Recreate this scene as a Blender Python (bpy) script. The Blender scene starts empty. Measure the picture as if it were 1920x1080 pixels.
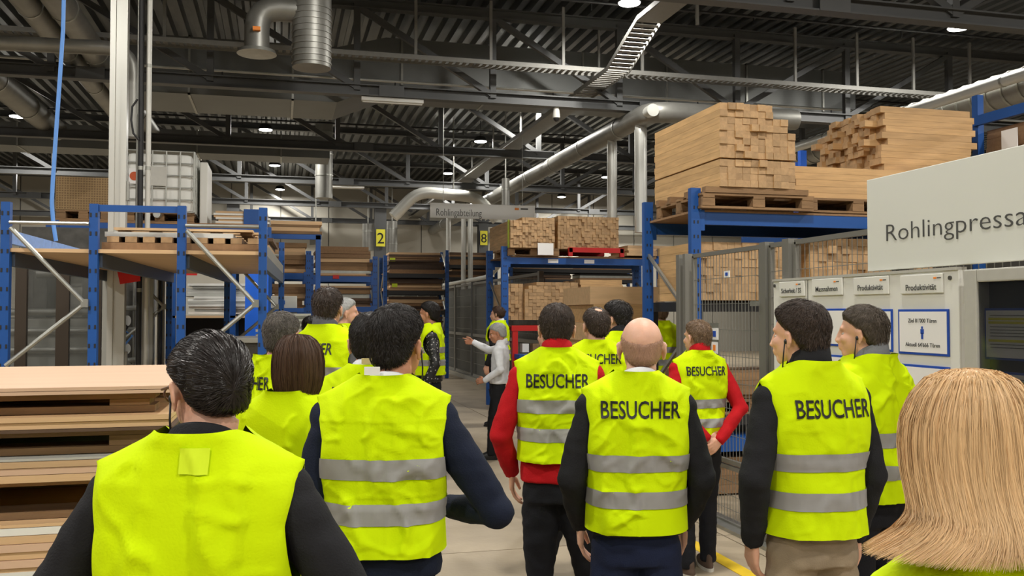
import bpy, bmesh, math, random
import numpy as np
from mathutils import Vector, Matrix, Euler
from mathutils import noise as mnoise
from mathutils.bvhtree import BVHTree

random.seed(7)
S = bpy.context.scene
COL = S.collection
F = 1700.0                      # focal length in pixels of the 1920 px wide frame
TH = math.radians(14.35)        # the aisle (world +Y) runs this far left of the view axis
AL = math.radians(1.62)
CZ = 1.8

# ---------------------------------------------------------------- camera
cam_data = bpy.data.cameras.new('camera')
cam_data.sensor_width = 36; cam_data.lens = F/1920*36
cam_data.clip_end = 300; cam_data.clip_start = 0.05
cam = bpy.data.objects.new('camera', cam_data); COL.objects.link(cam)
cam.location = (0, 0, CZ)
cam.rotation_euler = (math.pi/2+AL, 0, -TH)
S.camera = cam
# ---------------------------------------------------------------- world, colour management
w = bpy.data.worlds.new('world'); S.world = w; w.use_nodes = True
w.node_tree.nodes['Background'].inputs[0].default_value = (0.9, 0.93, 1, 1)
w.node_tree.nodes['Background'].inputs[1].default_value = 0.25
S.view_settings.view_transform = 'Standard'; S.view_settings.look = 'None'
S.view_settings.gamma = 1; S.view_settings.use_curve_mapping = False
S.view_settings.exposure = 0.0
LAMP_W = 230.0                  # each high bay lamp
try:
    S.cycles.max_bounces = 6; S.cycles.diffuse_bounces = 4; S.cycles.transparent_max_bounces = 16
except Exception: pass

# ---------------------------------------------------------------- view rays onto world planes
_f = Vector((math.sin(TH)*math.cos(AL), math.cos(TH)*math.cos(AL), math.sin(AL)))
_r = Vector((math.cos(TH), -math.sin(TH), 0)); _u = _r.cross(_f)
def ray(px, py): return _f + _r*((px-960)/F) + _u*((540-py)/F)
def W(px, py, d): return Vector((0, 0, CZ)) + ray(px, py)*d
def onX(px, py, X): v = ray(px, py); return Vector((0, 0, CZ)) + v*(X/v.x)
def onY(px, py, Y): v = ray(px, py); return Vector((0, 0, CZ)) + v*(Y/v.y)
def onZ(px, py, Z): v = ray(px, py); return Vector((0, 0, CZ)) + v*((Z-CZ)/v.z)

# ---------------------------------------------------------------- materials
MATS = {}
def mat(name, col, rough=.6, metal=0., var=0., vscale=6., bump=0., bscale=40., stretch=None, rnd=0., coords='Object', emis=0., alpha=1., spec=None, trans=0.):
    if name in MATS: return MATS[name]
    m = bpy.data.materials.new(name); m.use_nodes = True; MATS[name] = m
    nt = m.node_tree; N = nt.nodes; L = nt.links; b = N['Principled BSDF']
    c = (*col, 1)
    b.inputs['Base Color'].default_value = c; b.inputs['Roughness'].default_value = rough; b.inputs['Metallic'].default_value = metal
    if spec is not None: b.inputs['Specular IOR Level'].default_value = spec
    if emis:
        b.inputs['Emission Color'].default_value = c; b.inputs['Emission Strength'].default_value = emis
    if alpha < 1: b.inputs['Alpha'].default_value = alpha
    if trans: b.inputs['Transmission Weight'].default_value = trans
    if var or bump or rnd:
        tc = N.new('ShaderNodeTexCoord'); mp = N.new('ShaderNodeMapping')
        L.new(tc.outputs[coords], mp.inputs[0])
        if stretch: mp.inputs['Scale'].default_value = stretch
        oi = N.new('ShaderNodeObjectInfo')
        ad = N.new('ShaderNodeVectorMath'); ad.operation = 'ADD'; sc = N.new('ShaderNodeVectorMath'); sc.operation = 'SCALE'
        cb = N.new('ShaderNodeCombineXYZ'); 
        for k in range(3): L.new(oi.outputs['Random'], cb.inputs[k])
        L.new(cb.outputs[0], sc.inputs[0]); sc.inputs['Scale'].default_value = 37. if rnd else 0.
        L.new(mp.outputs[0], ad.inputs[0]); L.new(sc.outputs[0], ad.inputs[1])
        nz = N.new('ShaderNodeTexNoise'); nz.inputs['Scale'].default_value = vscale; nz.inputs['Detail'].default_value = 5
        L.new(ad.outputs[0], nz.inputs['Vector'])
        mr = N.new('ShaderNodeMapRange'); mr.inputs[1].default_value = .25; mr.inputs[2].default_value = .75
        mr.inputs[3].default_value = 1-var; mr.inputs[4].default_value = 1+var
        L.new(nz.outputs[0], mr.inputs[0])
        m2 = N.new('ShaderNodeMapRange'); m2.inputs[3].default_value = 1-rnd; m2.inputs[4].default_value = 1+rnd
        L.new(oi.outputs['Random'], m2.inputs[0])
        mu = N.new('ShaderNodeMath'); mu.operation = 'MULTIPLY'; L.new(mr.outputs[0], mu.inputs[0]); L.new(m2.outputs[0], mu.inputs[1])
        vm = N.new('ShaderNodeVectorMath'); vm.operation = 'SCALE'; vm.inputs[0].default_value = col
        L.new(mu.outputs[0], vm.inputs['Scale']); L.new(vm.outputs[0], b.inputs['Base Color'])
        if bump:
            n2 = N.new('ShaderNodeTexNoise'); n2.inputs['Scale'].default_value = bscale; n2.inputs['Detail'].default_value = 4
            L.new(mp.outputs[0], n2.inputs['Vector'])
            bp = N.new('ShaderNodeBump'); bp.inputs['Strength'].default_value = bump; bp.inputs['Distance'].default_value = .01
            L.new(n2.outputs[0], bp.inputs['Height']); L.new(bp.outputs[0], b.inputs['Normal'])
    return m
def srgb(r, g, b):
    return tuple(((x/255)/12.92 if x/255 <= .04045 else ((x/255+.055)/1.055)**2.4) for x in (r, g, b))

M_blue = mat('blue powder coated steel', srgb(18, 76, 148), .45, .0, .06, 5, rnd=.05)
M_bluelit = mat('pale lit blue steel', srgb(120, 155, 215), .5, 0, .15, 30)  # rack blue made paler, light on the left beam put into its colour
M_galv = mat('galvanised steel', srgb(165, 165, 158), .38, .75, .12, 12, rnd=.06)
M_duct = mat('galvanised duct sheet', srgb(142, 141, 135), .46, .6, .12, 4, rnd=.08)
M_truss = mat('dark grey painted steel', srgb(82, 83, 83), .5, .2, .08, 3)
M_deck = mat('galvanised roof deck', srgb(120, 122, 122), .3, .85, .15, 2)
M_orange = mat('orange print', srgb(240, 140, 50), .5)
M_wallp = mat('light grey wall panel', srgb(176, 172, 160), .7, 0, .06, .6)
M_wallb = mat('grey hall wall', srgb(110, 110, 106), .8, 0, .1, .5)
M_conc = mat('worn concrete floor', srgb(160, 146, 124), .6, 0, .22, 1.6, .3, 30, rnd=.05)
M_oak = mat('oak timber side', srgb(196, 158, 108), .62, 0, .16, 3, .1, 60, (1, 1, 1), rnd=.13)
M_oakY = mat('oak timber side lengthwise', srgb(198, 160, 110), .62, 0, .2, 9, .12, 40, (3, .35, 3), rnd=.13)
M_oakX = mat('oak timber side crosswise', srgb(192, 154, 106), .62, 0, .2, 9, .12, 40, (.35, 3, 3), rnd=.13)
M_end = mat('oak end grain', srgb(174, 142, 104), .8, 0, .16, 25, .1, 90, rnd=.17)
M_pal = mat('weathered pallet wood', srgb(134, 104, 72), .8, 0, .25, 8, .3, 40, (.4, 2, 2), rnd=.2)
M_beech = mat('pale pinkish panel', srgb(208, 174, 146), .6, 0, .06, 3, .05, 60, (.3, 3, 1), rnd=.05)
M_panel = mat('light wood board', srgb(205, 170, 128), .6, 0, .12, 6, .1, 50, (.3, 3, 3), rnd=.12)
M_brownb = mat('brown chipboard', srgb(140, 108, 76), .75, 0, .14, 30, rnd=.12)
M_dkb = mat('dark brown board', srgb(82, 62, 46), .7, 0, .15, 12, rnd=.25)
M_white = mat('white laminate', srgb(222, 221, 214), .45, 0, .02, 4, rnd=.03)
M_signw = mat('bright white sign face', srgb(244, 244, 240), .5)
M_whitep = mat('white painted board', srgb(214, 215, 207), .5, 0, .01, 3)
M_paper = mat('white paper', srgb(232, 230, 228), .6)
M_black = mat('black plastic', (.012, .012, .013), .45)
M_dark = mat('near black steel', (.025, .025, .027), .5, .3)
M_ink = mat('dark grey lettering', srgb(70, 70, 68), .6)
M_inkb = mat('black print', (.008, .008, .008), .6)
M_bframe = mat('blue frame print', srgb(24, 72, 170), .5)
M_yel = mat('yellow marking', srgb(226, 190, 40), .6, 0, .1, 9)
M_limey = mat('lime yellow tape', srgb(205, 225, 40), .5)
M_hl = mat('highlighter yellow print', srgb(222, 214, 60), .6)
M_red = mat('red painted steel', srgb(190, 28, 24), .45)
M_glass = mat('tinted glass', srgb(120, 122, 118), .08, 0, alpha=.28)
M_glassd = mat('dark glass', (.02, .022, .025), .06, 0, alpha=.45)
M_alu = mat('brushed aluminium', srgb(186, 184, 176), .45, .15, .04, 20)
M_tank = mat('milky white plastic', srgb(228, 228, 222), .45)
M_hose = mat('blue hose', srgb(96, 150, 225), .5)
M_tube = mat('pale conduit', srgb(205, 205, 198), .35, .3)
M_machine = mat('light grey machine paint', srgb(178, 178, 170), .45, 0, .05, 5)
M_machd = mat('dark machine metal', srgb(84, 82, 78), .45, .5, .3, 8)
M_bronze = mat('dark bronze frame', srgb(72, 62, 52), .45, .4)
M_card = mat('brown honeycomb board', srgb(128, 102, 70), .8, 0, .1, 20)
M_tray = mat('perforated cable tray', srgb(132, 131, 126), .6, .35, .06, 15)
M_lens = mat('lamp lens', (1, .98, .94), .4, emis=9.)
M_brightblue = mat('bright blue panel', srgb(20, 100, 220), .5)

# ---------------------------------------------------------------- object helpers
WM = {}
def link(name, me, parent=None, local=None):
    o = bpy.data.objects.new(name, me); COL.objects.link(o)
    o.parent = parent
    if local is not None: o.matrix_basis = local
    WM[o] = (WM[parent] if parent else Matrix()) @ (local if local is not None else Matrix())
    return o
def tag(o, label=None, cat=None, group=None, kind=None):
    if label: o['label'] = label
    if cat: o['category'] = cat
    if group: o['group'] = group
    if kind: o['kind'] = kind
    return o
def thing(name, label, cat, loc=(0, 0, 0), rz=0., group=None, scale=1.):
    m = Matrix.Translation(loc) @ Matrix.Rotation(rz, 4, 'Z') @ Matrix.Scale(scale, 4)
    return tag(link(name, None, None, m), label, cat, group)

class MB:
    def __init__(s): s.v = []; s.f = []; s.mi = []
    def add(s, vs, fs, mi=0):
        n = len(s.v); s.v += [tuple(p) for p in vs]
        for q in fs: s.f.append(tuple(i+n for i in q)); s.mi.append(mi)
        return s
    def box(s, a, b, mi=0):
        x0, y0, z0 = a; x1, y1, z1 = b
        return s.add([(x0,y0,z0),(x1,y0,z0),(x1,y1,z0),(x0,y1,z0),(x0,y0,z1),(x1,y0,z1),(x1,y1,z1),(x0,y1,z1)],
                     [(0,3,2,1),(4,5,6,7),(0,1,5,4),(1,2,6,5),(2,3,7,6),(3,0,4,7)], mi)
    def cbox(s, c, d, mi=0):
        return s.box([c[i]-d[i]/2 for i in range(3)], [c[i]+d[i]/2 for i in range(3)], mi)
    def bar(s, p, q, w, h, up=(0, 0, 1), mi=0):
        p = Vector(p); q = Vector(q); d = (q-p).normalized(); up = Vector(up)
        if abs(d.dot(up)) > .98: up = Vector((0, 1, 0))
        a = d.cross(up).normalized(); b = a.cross(d)
        vs = [e+a*(sx*w/2)+b*(sz*h/2) for e in (p, q) for sx, sz in ((-1,-1),(1,-1),(1,1),(-1,1))]
        return s.add(vs, [(0,1,2,3),(7,6,5,4),(0,4,5,1),(1,5,6,2),(2,6,7,3),(3,7,4,0)], mi)
    def tube(s, pts, r, n=10, cap=True, mi=0):
        pts = [Vector(p) for p in pts]; rs = r if isinstance(r, (list, tuple)) else [r]*len(pts)
        rings = []; a = None
        for i, p in enumerate(pts):
            if i == 0: d = pts[1]-p
            elif i == len(pts)-1: d = p-pts[i-1]
            else: d = (pts[i+1]-p).normalized()+(p-pts[i-1]).normalized()
            d.normalize()
            if a is None:
                a = d.orthogonal().normalized()
            else: a = (a-d*a.dot(d)).normalized()
            b = d.cross(a)
            rings.append([p+(a*math.cos(2*math.pi*k/n)+b*math.sin(2*math.pi*k/n))*rs[i] for k in range(n)])
        vs = [v for g in rings for v in g]; fs = []
        for i in range(len(pts)-1):
            for k in range(n):
                fs.append((i*n+k, i*n+(k+1)%n, (i+1)*n+(k+1)%n, (i+1)*n+k))
        if cap: fs.append(tuple(range(n))[::-1]); fs.append(tuple((len(pts)-1)*n+k for k in range(n)))
        return s.add(vs, fs, mi)
    def prof(s, p, q, prof, up=(0, 0, 1), mi=0):
        p = Vector(p); q = Vector(q); d = (q-p).normalized(); a = d.cross(Vector(up)).normalized(); b = a.cross(d); n = len(prof)
        vs = [e+a*x+b*z for e in (p, q) for x, z in prof]
        return s.add(vs, [tuple(range(n)), tuple(range(2*n-1, n-1, -1))]+[(k, k+n, (k+1)%n+n, (k+1)%n) for k in range(n)], mi)
    def mesh(s, name, m):
        me = bpy.data.meshes.new(name); me.from_pydata(s.v, [], s.f)
        for x in (m if isinstance(m, (list, tuple)) else [m]): me.materials.append(x)
        me.polygons.foreach_set('material_index', s.mi)
        return me
    def build(s, name, m, parent=None, local=False, smooth=None, bevel=0, kind=None):
        me = s.mesh(name, m)
        if parent is not None and not local: me.transform(WM[parent].inverted())
        bm = bmesh.new(); bm.from_mesh(me); bmesh.ops.recalc_face_normals(bm, faces=bm.faces)
        if bevel: bmesh.ops.bevel(bm, geom=list(bm.edges), offset=bevel, segments=2, affect='EDGES', profile=.6)
        bm.to_mesh(me); bm.free()
        if smooth:
            me.shade_smooth(); 
            try: me.set_sharp_from_angle(angle=math.radians(smooth))
            except Exception: pass
        me.update()
        o = link(name, me, parent)
        if kind: o['kind'] = kind
        return o
BOXC = {}
def boxmesh(sx, sy, sz, m, endaxis=None, me_end=None):
    key = (round(sx, 4), round(sy, 4), round(sz, 4), m.name, endaxis)
    if key not in BOXC:
        b = MB(); b.box((-sx/2, -sy/2, -sz/2), (sx/2, sy/2, sz/2))
        if endaxis is not None:      # faces: -z +z -y +x +y -x
            for k in {0: (3, 5), 1: (2, 4), 2: (0, 1)}[endaxis]: b.mi[k] = 1
            BOXC[key] = b.mesh('piece', [m, me_end or M_end])
        else: BOXC[key] = b.mesh('piece', m)
    return BOXC[key]
def piece(name, parent, c, size, m, rot=None, endaxis=None, me_end=None):
    """a box part, c in world coordinates when the thing is unrotated; local if c is relative"""
    loc = Matrix.Translation(WM[parent].inverted() @ Vector(c))
    if rot: loc = loc @ Euler(rot).to_matrix().to_4x4()
    return link(name, boxmesh(*size, m, endaxis, me_end), parent, loc)
def lpiece(name, parent, c, size, m, rot=None, endaxis=None, me_end=None):
    loc = Matrix.Translation(Vector(c))
    if rot: loc = loc @ Euler(rot).to_matrix().to_4x4()
    return link(name, boxmesh(*size, m, endaxis, me_end), parent, loc)
def copy_tree(o, mtx=None, label=None, parent=None):
    c = o.copy(); COL.objects.link(c); c.parent = parent
    if mtx is not None: c.matrix_basis = mtx; WM[c] = mtx.copy()
    else: WM[c] = WM[parent] @ o.matrix_basis
    if label: c['label'] = label
    for ch in [x for x in CH.get(o, [])]: copy_tree(ch, None, None, c)
    return c
CH = {}
_link0 = link
def link(name, me, parent=None, local=None):
    o = _link0(name, me, parent, local)
    if parent is not None: CH.setdefault(parent, []).append(o)
    return o
def text_mesh(txt, height, m, width=None, off=0., align='LEFT', extrude=.0008, fine=0.):
    cu = bpy.data.curves.new('lettering', 'FONT'); cu.body = txt; cu.align_x = align; cu.size = 1; cu.offset = off; cu.fill_mode = 'FRONT'; cu.extrude = extrude/height*.7
    cu.resolution_u = 3
    o = bpy.data.objects.new('lettering', cu); COL.objects.link(o)
    bpy.context.view_layer.update()
    me = bpy.data.meshes.new_from_object(o.evaluated_get(bpy.context.evaluated_depsgraph_get()))
    bpy.data.objects.remove(o); bpy.data.curves.remove(cu)
    n = len(me.vertices); co = np.empty(n*3); me.vertices.foreach_get('co', co); co = co.reshape(-1, 3)
    k = height/.72; w0 = co[:, 0].max()-co[:, 0].min()
    kx = (width/w0) if width else k
    co[:, 0] *= kx; co[:, 1] *= k; co[:, 2] *= k
    me.vertices.foreach_set('co', co.ravel()); me.materials.clear(); me.materials.append(m); me.update()
    return me
# ================================================================ THE HALL
X0, X1, Y0, Y1, ZR = -20., 27., -12., 39.6, 7.45
TY = [10.1, 16.0, 21.5, 27.3, 33.0, 38.8]
floor = MB().box((X0, Y0, -.2), (X1, Y1, -.012)).build('floor', mat('floor joint', srgb(96, 88, 76), .8)); floor['kind'] = 'structure'
sx, sy = (X1-X0)/10, (Y1-Y0)/11
for i in range(10):
    for j in range(11):
        piece('slab', floor, (X0+sx*(i+.5), Y0+sy*(j+.5), -.008), (sx-.012, sy-.012, .016), M_conc)
def struct(mb, name, m, **k): o = mb.build(name, m, **k); o['kind'] = 'structure'; return o
struct(MB().box((X0-.2, Y0, 0), (X0, Y1, 7.6)), 'wall_left', M_wallb)
struct(MB().box((X1, Y0, 0), (X1+.2, Y1, 7.6)), 'wall_right', M_wallb)
struct(MB().box((X0, Y0-.2, 0), (X1, Y0, 7.6)), 'wall_behind', M_wallb)
wb = struct(MB().box((X0, Y1, 0), (X1, Y1+.2, 7.6)), 'wall_back', M_wallb)
for i in range(24):
    lpiece('wall_panel', wb, (X0+1+i*2, Y1-.03, 3.75), (1.96, .05, 7.5), M_wallp)
# corrugated deck, ribs along the aisle
b = MB(); p = .28; n = int((X1-X0)/p); pr = []
for i in range(n):
    x = X0+i*p
    pr += [(x, ZR+.13), (x+.09, ZR+.13), (x+.13, ZR), (x+.24, ZR)]
pr.append((X1, ZR+.13))
vs = [(x, y, z) for y in (Y0, Y1) for x, z in pr]; m_ = len(pr)
b.add(vs, [(k, k+1, k+1+m_, k+m_) for k in range(m_-1)])
deck = b.mesh('ceiling', M_deck); ceil = link('ceiling', deck); ceil['kind'] = 'structure'
# roof trusses
ord_ = ['nearest', 'second nearest', 'third', 'fourth', 'fifth', 'farthest']
XV = [8.63+2.45*k for k in range(-11, 8)]
XA, XB = XV[0], XV[-1]; ZB, ZT = 5.72, 7.26
I = lambda w, h, t: [(-w/2,-h/2),(w/2,-h/2),(w/2,-h/2+t),(t/2,-h/2+t),(t/2,h/2-t),(w/2,h/2-t),(w/2,h/2),(-w/2,h/2),(-w/2,h/2-t),(-t/2,h/2-t),(-t/2,-h/2+t),(-w/2,-h/2+t)]
chord_b = MB().prof((XA, 0, ZB), (XB, 0, ZB), I(.2, .2, .022)).mesh('bottom_chord', M_truss)
chord_t = MB().prof((XA, 0, ZT), (XB, 0, ZT), I(.18, .18, .02)).mesh('top_chord', M_truss)
vert = MB().box((-.055, -.055, ZB), (.055, .055, ZT)).mesh('vertical', M_truss)
dgl = MB().bar((0, 0, ZT-.05), (2.45, 0, ZB+.05), .1, .1).mesh('diagonal', M_truss)
dgr = MB().bar((0, 0, ZB+.05), (2.45, 0, ZT-.05), .1, .1).mesh('diagonal', M_truss)
gus = MB().box((-.22, -.11, ZB-.1), (.22, -.095, ZB+.1)).mesh('gusset', M_truss)
for k, y in enumerate(TY):
    t = thing('roof_truss', f'dark grey steel lattice roof truss spanning the hall, {ord_[k]} one in view', 'truss', (0, y, 0))
    link('bottom_chord', chord_b, t); link('top_chord', chord_t, t)
    for i, x in enumerate(XV):
        link('vertical', vert, t, Matrix.Translation((x, 0, 0)))
        if i % 2 == 0 and i: link('gusset', gus, t, Matrix.Translation((x+.6, 0, 0)))
        if i < len(XV)-1:
            link('diagonal', dgl if x < 8.6 else dgr, t, Matrix.Translation((x, 0, 0)))
# dark columns of the hall at the far end and mid hall
for i, (px, Y, lab) in enumerate(((712, 33.2, 'dark grey steel hall column behind the far racks bearing a yellow plate'), (905, 38.6, 'dark steel hall column behind the left end of the middle pallet rack'), (436, 33.2, 'dark steel hall column behind the left blue rack and tank'))):
    P = onY(px, 560, Y); t = thing('hall_column', lab, 'column', (P.x, Y, 0))
    bb = MB().prof((0, 0, 0), (0, 0, ZB), I(.42, .36, .05), up=(0, 1, 0)); bb.build('shaft', M_truss, t, local=True)
    if i < 2:
        q = onY(px, 447, Y); lpiece('number_plate', t, (0, -.23, q.z), (.32, .02, .62), M_hl)
        me = text_mesh('2' if i == 0 else '8', .4, M_inkb, off=0., align='CENTER')
        link('plate_number', me, CH[t][-1], Matrix.Translation((0, -.014, -.2)) @ Matrix.Rotation(math.pi/2, 4, 'X'))

# rectangular ducts crossing the hall
b = MB()
def seg(b, xa, xb, y0, y1, za0, za1, zb0, zb1):
    b.add([(xa,y0,za0),(xb,y0,zb0),(xb,y1,zb0),(xa,y1,za0),(xa,y0,za1),(xb,y0,zb1),(xb,y1,zb1),(xa,y1,za1)],
          [(0,3,2,1),(4,5,6,7),(0,1,5,4),(1,2,6,5),(2,3,7,6),(3,0,4,7)])
t = thing('air_duct', 'large rectangular sheet metal air duct crossing under the roof behind the second truss', 'duct', (3, 17.8, 6))
seg(b, 1.9, 12, 17., 18.6, 6.1, 7.0, 6.1, 7.0); seg(b, 1.0, 1.9, 17., 18.6, 5.72, 6.75, 6.1, 7.0); seg(b, -2.7, 1.0, 17., 18.6, 5.72, 6.75, 5.72, 6.75)
b.build('duct_body', mat('duct sheet matt', srgb(120, 122, 120), .5, .5, .08, 1.5), t)
for x in [-1.6, .2, 2.2, 4., 5.8, 7.6, 9.4, 11.2]:
    z0, z1 = (5.70, 6.77) if x < 1 else (6.08, 7.02)
    f = MB(); f.box((x-.02, 16.97, z0), (x+.02, 18.63, z0+.03)).box((x-.02, 16.97, z1-.03), (x+.02, 18.63, z1)).box((x-.02, 16.97, z0), (x+.02, 17.0, z1)).box((x-.02, 18.6, z0), (x+.02, 18.63, z1)).build('flange', M_galv, t)
t = thing('air_duct', 'smaller rectangular duct hanging behind the third truss', 'duct', (3, 24, 6))
MB().box((-8, 23.4, 5.75), (1.2, 24.4, 6.3)).build('duct_body', MATS['duct sheet matt'], t)
for x in (-6, -4, -2, 0): MB().box((x-.02, 23.37, 5.73), (x+.02, 24.43, 6.32)).build('flange', M_galv, t)

# round ducts along and across the aisle
def pipe(name, label, cat, pts, r, m=M_duct, step=0., n=16, bands=M_galv, group=None):
    pts = [Vector(p) for p in pts]
    t = thing(name, label, cat, pts[0], group=group)
    MB().tube(pts, r, n).build('pipe_run', m, t, smooth=40)
    if step:
        for a, b_ in zip(pts[:-1], pts[1:]):
            L_ = (b_-a).length; k = int(L_/step); d = (b_-a)/max(L_, 1e-6)
            for i in range(k):
                q = a+d*(i+.5)*step
                MB().tube([q-d*.02, q+d*.02], r*1.06, n).build('coupling', bands, t, smooth=40)
    return t
def arc(pts, r, n=5):
    out = [Vector(pts[0])]
    for i in range(1, len(pts)-1):
        p0, p, p1 = Vector(pts[i-1]), Vector(pts[i]), Vector(pts[i+1]); a = (p0-p).normalized()*r; b_ = (p1-p).normalized()*r
        for k in range(n+1):
            s = k/n; out.append((p+a)*(1-s)**2+p*2*s*(1-s)+(p+b_)*s*s)
    return out+[Vector(pts[-1])]
def slopeX(px, py, Z): return onZ(px, py, Z)
for (px, py, Z, r, ya, yb, lab) in ((178, 98, 6.0, .19, 8, 22.6, 'round galvanised pipe running into the hall just left of the standing white profile'),
                             (73, 32, 6.0, .17, 8, 22.6, 'round pipe parallel to the standing profile pipe, second from the left edge'),
                             (100, 240, 6.0, .24, 8, 22.6, 'thick round duct lowest on the left side under the roof'),
                             (1105, 272, 5.45, .19, 15, 39.4, 'round duct running away from the two vertical pipes right of centre')):
    P = onZ(px, py, Z)
    pipe('ventilation_pipe', lab, 'pipe', [(P.x, ya, Z), (P.x, yb, Z)] if ya < 10 else arc([(9.4, 15.15, Z), (P.x, 15.15, Z), (P.x, yb, Z)], .4), r, step=2.2)
P = onZ(1105, 272, 5.45)
for px, lab in ((1203, 'vertical extraction pipe beside the right blue rack, thicker of two'), (1149, 'vertical extraction pipe left of the thicker one behind the right rack')):
    # meets the long duct at the depth where that pixel column crosses it
    y = P.x/math.tan(TH+math.atan((px-960)/F))
    pipe('extraction_pipe', lab, 'pipe', arc([(P.x-.01, y-.6, 5.45), (P.x, y, 5.45), (P.x, y+.02, 5.1), (P.x, y+.02, 3.3)], .18), .115 if px > 1200 else .1, M_tube, 0)
# upper right pair of pipes
P = onZ(1840, 165, 5.6)
pipe('ventilation_pipe', 'bright round pipe at the upper right above the far timber stack', 'pipe', [(P.x, 6, 5.6), (P.x, 26, 5.6)], .1, M_tube, 2.5)
P = onZ(1880, 190, 5.2)
pipe('spiral_duct', 'spiral duct at the right edge behind the timber stacks', 'duct', [(P.x+.8, 10, 5.6), (P.x+.8, 26, 5.6)], .3, M_duct, .35)
# horizontal pipe upper left bending down to the tank
a_ = onY(-60, 78, 13.2); c_ = onY(248, 92, 13.2)
pipe('supply_pipe', 'grey horizontal pipe at upper left bending down towards the white tank', 'pipe', arc([a_, c_, Vector((c_.x, c_.y, 4.2))], .35), .1, M_duct, 2.4)
# big spiral duct and fan hood, top centre left
Y = 13.; P = onY(585, 20, Y); q = onY(585, 128, Y)
t = thing('spiral_duct', 'thick vertical spiral duct hanging from the roof at top centre left', 'duct', (P.x, Y, q.z))
MB().tube([(P.x, Y, 7.3), (P.x, Y, q.z)], .27, 24).build('duct_body', M_duct, t, smooth=40)
z = q.z+.05
while z < 7.2:
    MB().tube([(P.x, Y, z), (P.x, Y, z+.02)], .28, 24).build('rib', M_duct, t, smooth=40); z += .085 if z < 6.0 else .4
q2 = onY(482, 95, Y); q1 = onY(482, 30, Y)
t = thing('exhaust_elbow', 'sheet metal duct elbow with round flange hanging beside the thick spiral duct', 'duct', (q2.x, Y, q2.z))
MB().tube(arc([(P.x, Y, q1.z+.12), (q1.x, Y, q1.z+.12), (q1.x, Y, q2.z)], .3, 4), .17, 20).build('elbow', M_duct, t, smooth=25)
MB().tube([(q1.x, Y, q2.z), (q1.x, Y, q2.z-.05), (q1.x, Y, q2.z-.06)], [.25, .27, .1], 28).build('flange', M_galv, t, smooth=30)
MB().cbox((q1.x, Y-.19, q2.z+.25), (.1, .06, .05)).build('damper_lever', M_orange, t)
# more pipes near centre
for i, (px, yt, yb_, Y, r, lab) in enumerate(((841, 296, 640, 32, .085, 'slim white post passing behind the hanging department sign'),
      (869, 405, 640, 30.4, .08, 'left one of two thin white pipes under the hanging sign'), (882, 405, 640, 30.4, .085, 'right one of two thin white pipes under the hanging sign'),
      (948, 335, 470, 24, .11, 'short grey pipe standing above the right end of the hanging sign'), (608, 230, 372, 26, .24, 'wide grey vertical duct in the middle distance above the tall man'),
      (735, 415, 500, 36, .22, 'silvery vertical duct in front of the pale far wall'), (690, 420, 470, 36, .22, 'short spiral duct end hanging near the far wall'),
      (592, 425, 460, 30, .2, 'flexible duct end hanging over the far left rack'))):
    A = onY(px, yt, Y); B = onY(px, yb_, Y)
    if i in (0,): A.z = ZB
    if i > 2: A.z = max(A.z, B.z+.4)
    tv = pipe('vertical_pipe', lab, 'pipe', [(A.x, Y, max(A.z, B.z)), (A.x, Y, B.z if i > 2 else 0.)], r, M_tube if i < 3 else M_duct, 0 if i < 3 else .6)
    if i > 2: MB().tube([(A.x, Y, A.z), (A.x, Y, 7.45)], .02, 6).build('hanger_rod', M_galv, tv)
# bent duct above sign
A = onY(770, 375, 26); B = onY(850, 368, 26); C_ = onY(895, 380, 26)
bd_ = pipe('bent_duct', 'pale bent duct just above the hanging department sign', 'duct', arc([(A.x-.5, 26, A.z-.5), (A.x+.2, 26, B.z+.1), (C_.x, 26, B.z), (C_.x+.6, 26, C_.z-.5)], .4), .17, M_tube)
MB().tube([(B.x, 26, B.z), (B.x, 26, 7.5)], .02, 6).build('hanger_rod', M_galv, bd_)

# cable trays
def tray(t, pts, w, m=M_tray, slats=True, n0='tray_side'):
    pts = [Vector(p) for p in pts]; f = MB(); g = MB()
    for a, c in zip(pts[:-1], pts[1:]):
        d = (c-a).normalized(); s = d.cross(Vector((0, 0, 1))); s = s.normalized() if s.length > .1 else Vector((1, 0, 0))
        for k in (-1, 1): f.bar(a+s*k*w/2, c+s*k*w/2, .01, .08, up=s.cross(d))
        L_ = (c-a).length; n = max(2, int(L_/.12))
        for i in range(n):
            q = a+d*L_*(i+.5)/n; g.bar(q-s*w/2, q+s*w/2, .065, .01, up=s.cross(d))
    f.build('side_rail', m, t); g.build('rung', m, t, kind='stuff')
Yt = 15.5; a_ = onY(200, 66, Yt); z = onY(860, 117, Yt).z
t = thing('cable_tray', 'perforated cable tray crossing the hall in front of the large rectangular duct', 'cable tray', (0, Yt, z))
tray(t, [(-9, Yt, z), (14.5, Yt, z)], .3)
for px in (310, 778, 918, 1053, 1200, 1485, 1600, 1705, 1810):
    P = onY(px, 50, Yt); MB().bar((P.x, Yt-.1, z), (P.x, Yt-.1, 7.3), .05, .04).build('hanger', M_tray, t)
P = onZ(1225, 42, 6.35); xt = P.x
t = thing('cable_tray', 'wide cable tray running away along the hall, stepping down under the roof', 'cable tray', (xt, 12, 6.3))
tray(t, [(xt, 6, 6.45), (xt, 13.2, 6.45), (xt, 14.6, 6.0), (xt, 20, 6.0), (xt, 39.4, 6.1)], .42)
MB().box((xt-.21, 6, 6.40), (xt+.21, 13.2, 6.41)).box((xt-.21, 17, 5.95), (xt+.21, 39.4, 5.96)).build('cover', M_tray, t)
for y in (9, 12, 16.2, 19, 22, 25, 28): MB().bar((xt+.23, y, 6.0), (xt+.23, y, 7.3), .04, .04).build('hanger', M_tray, t)

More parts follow.
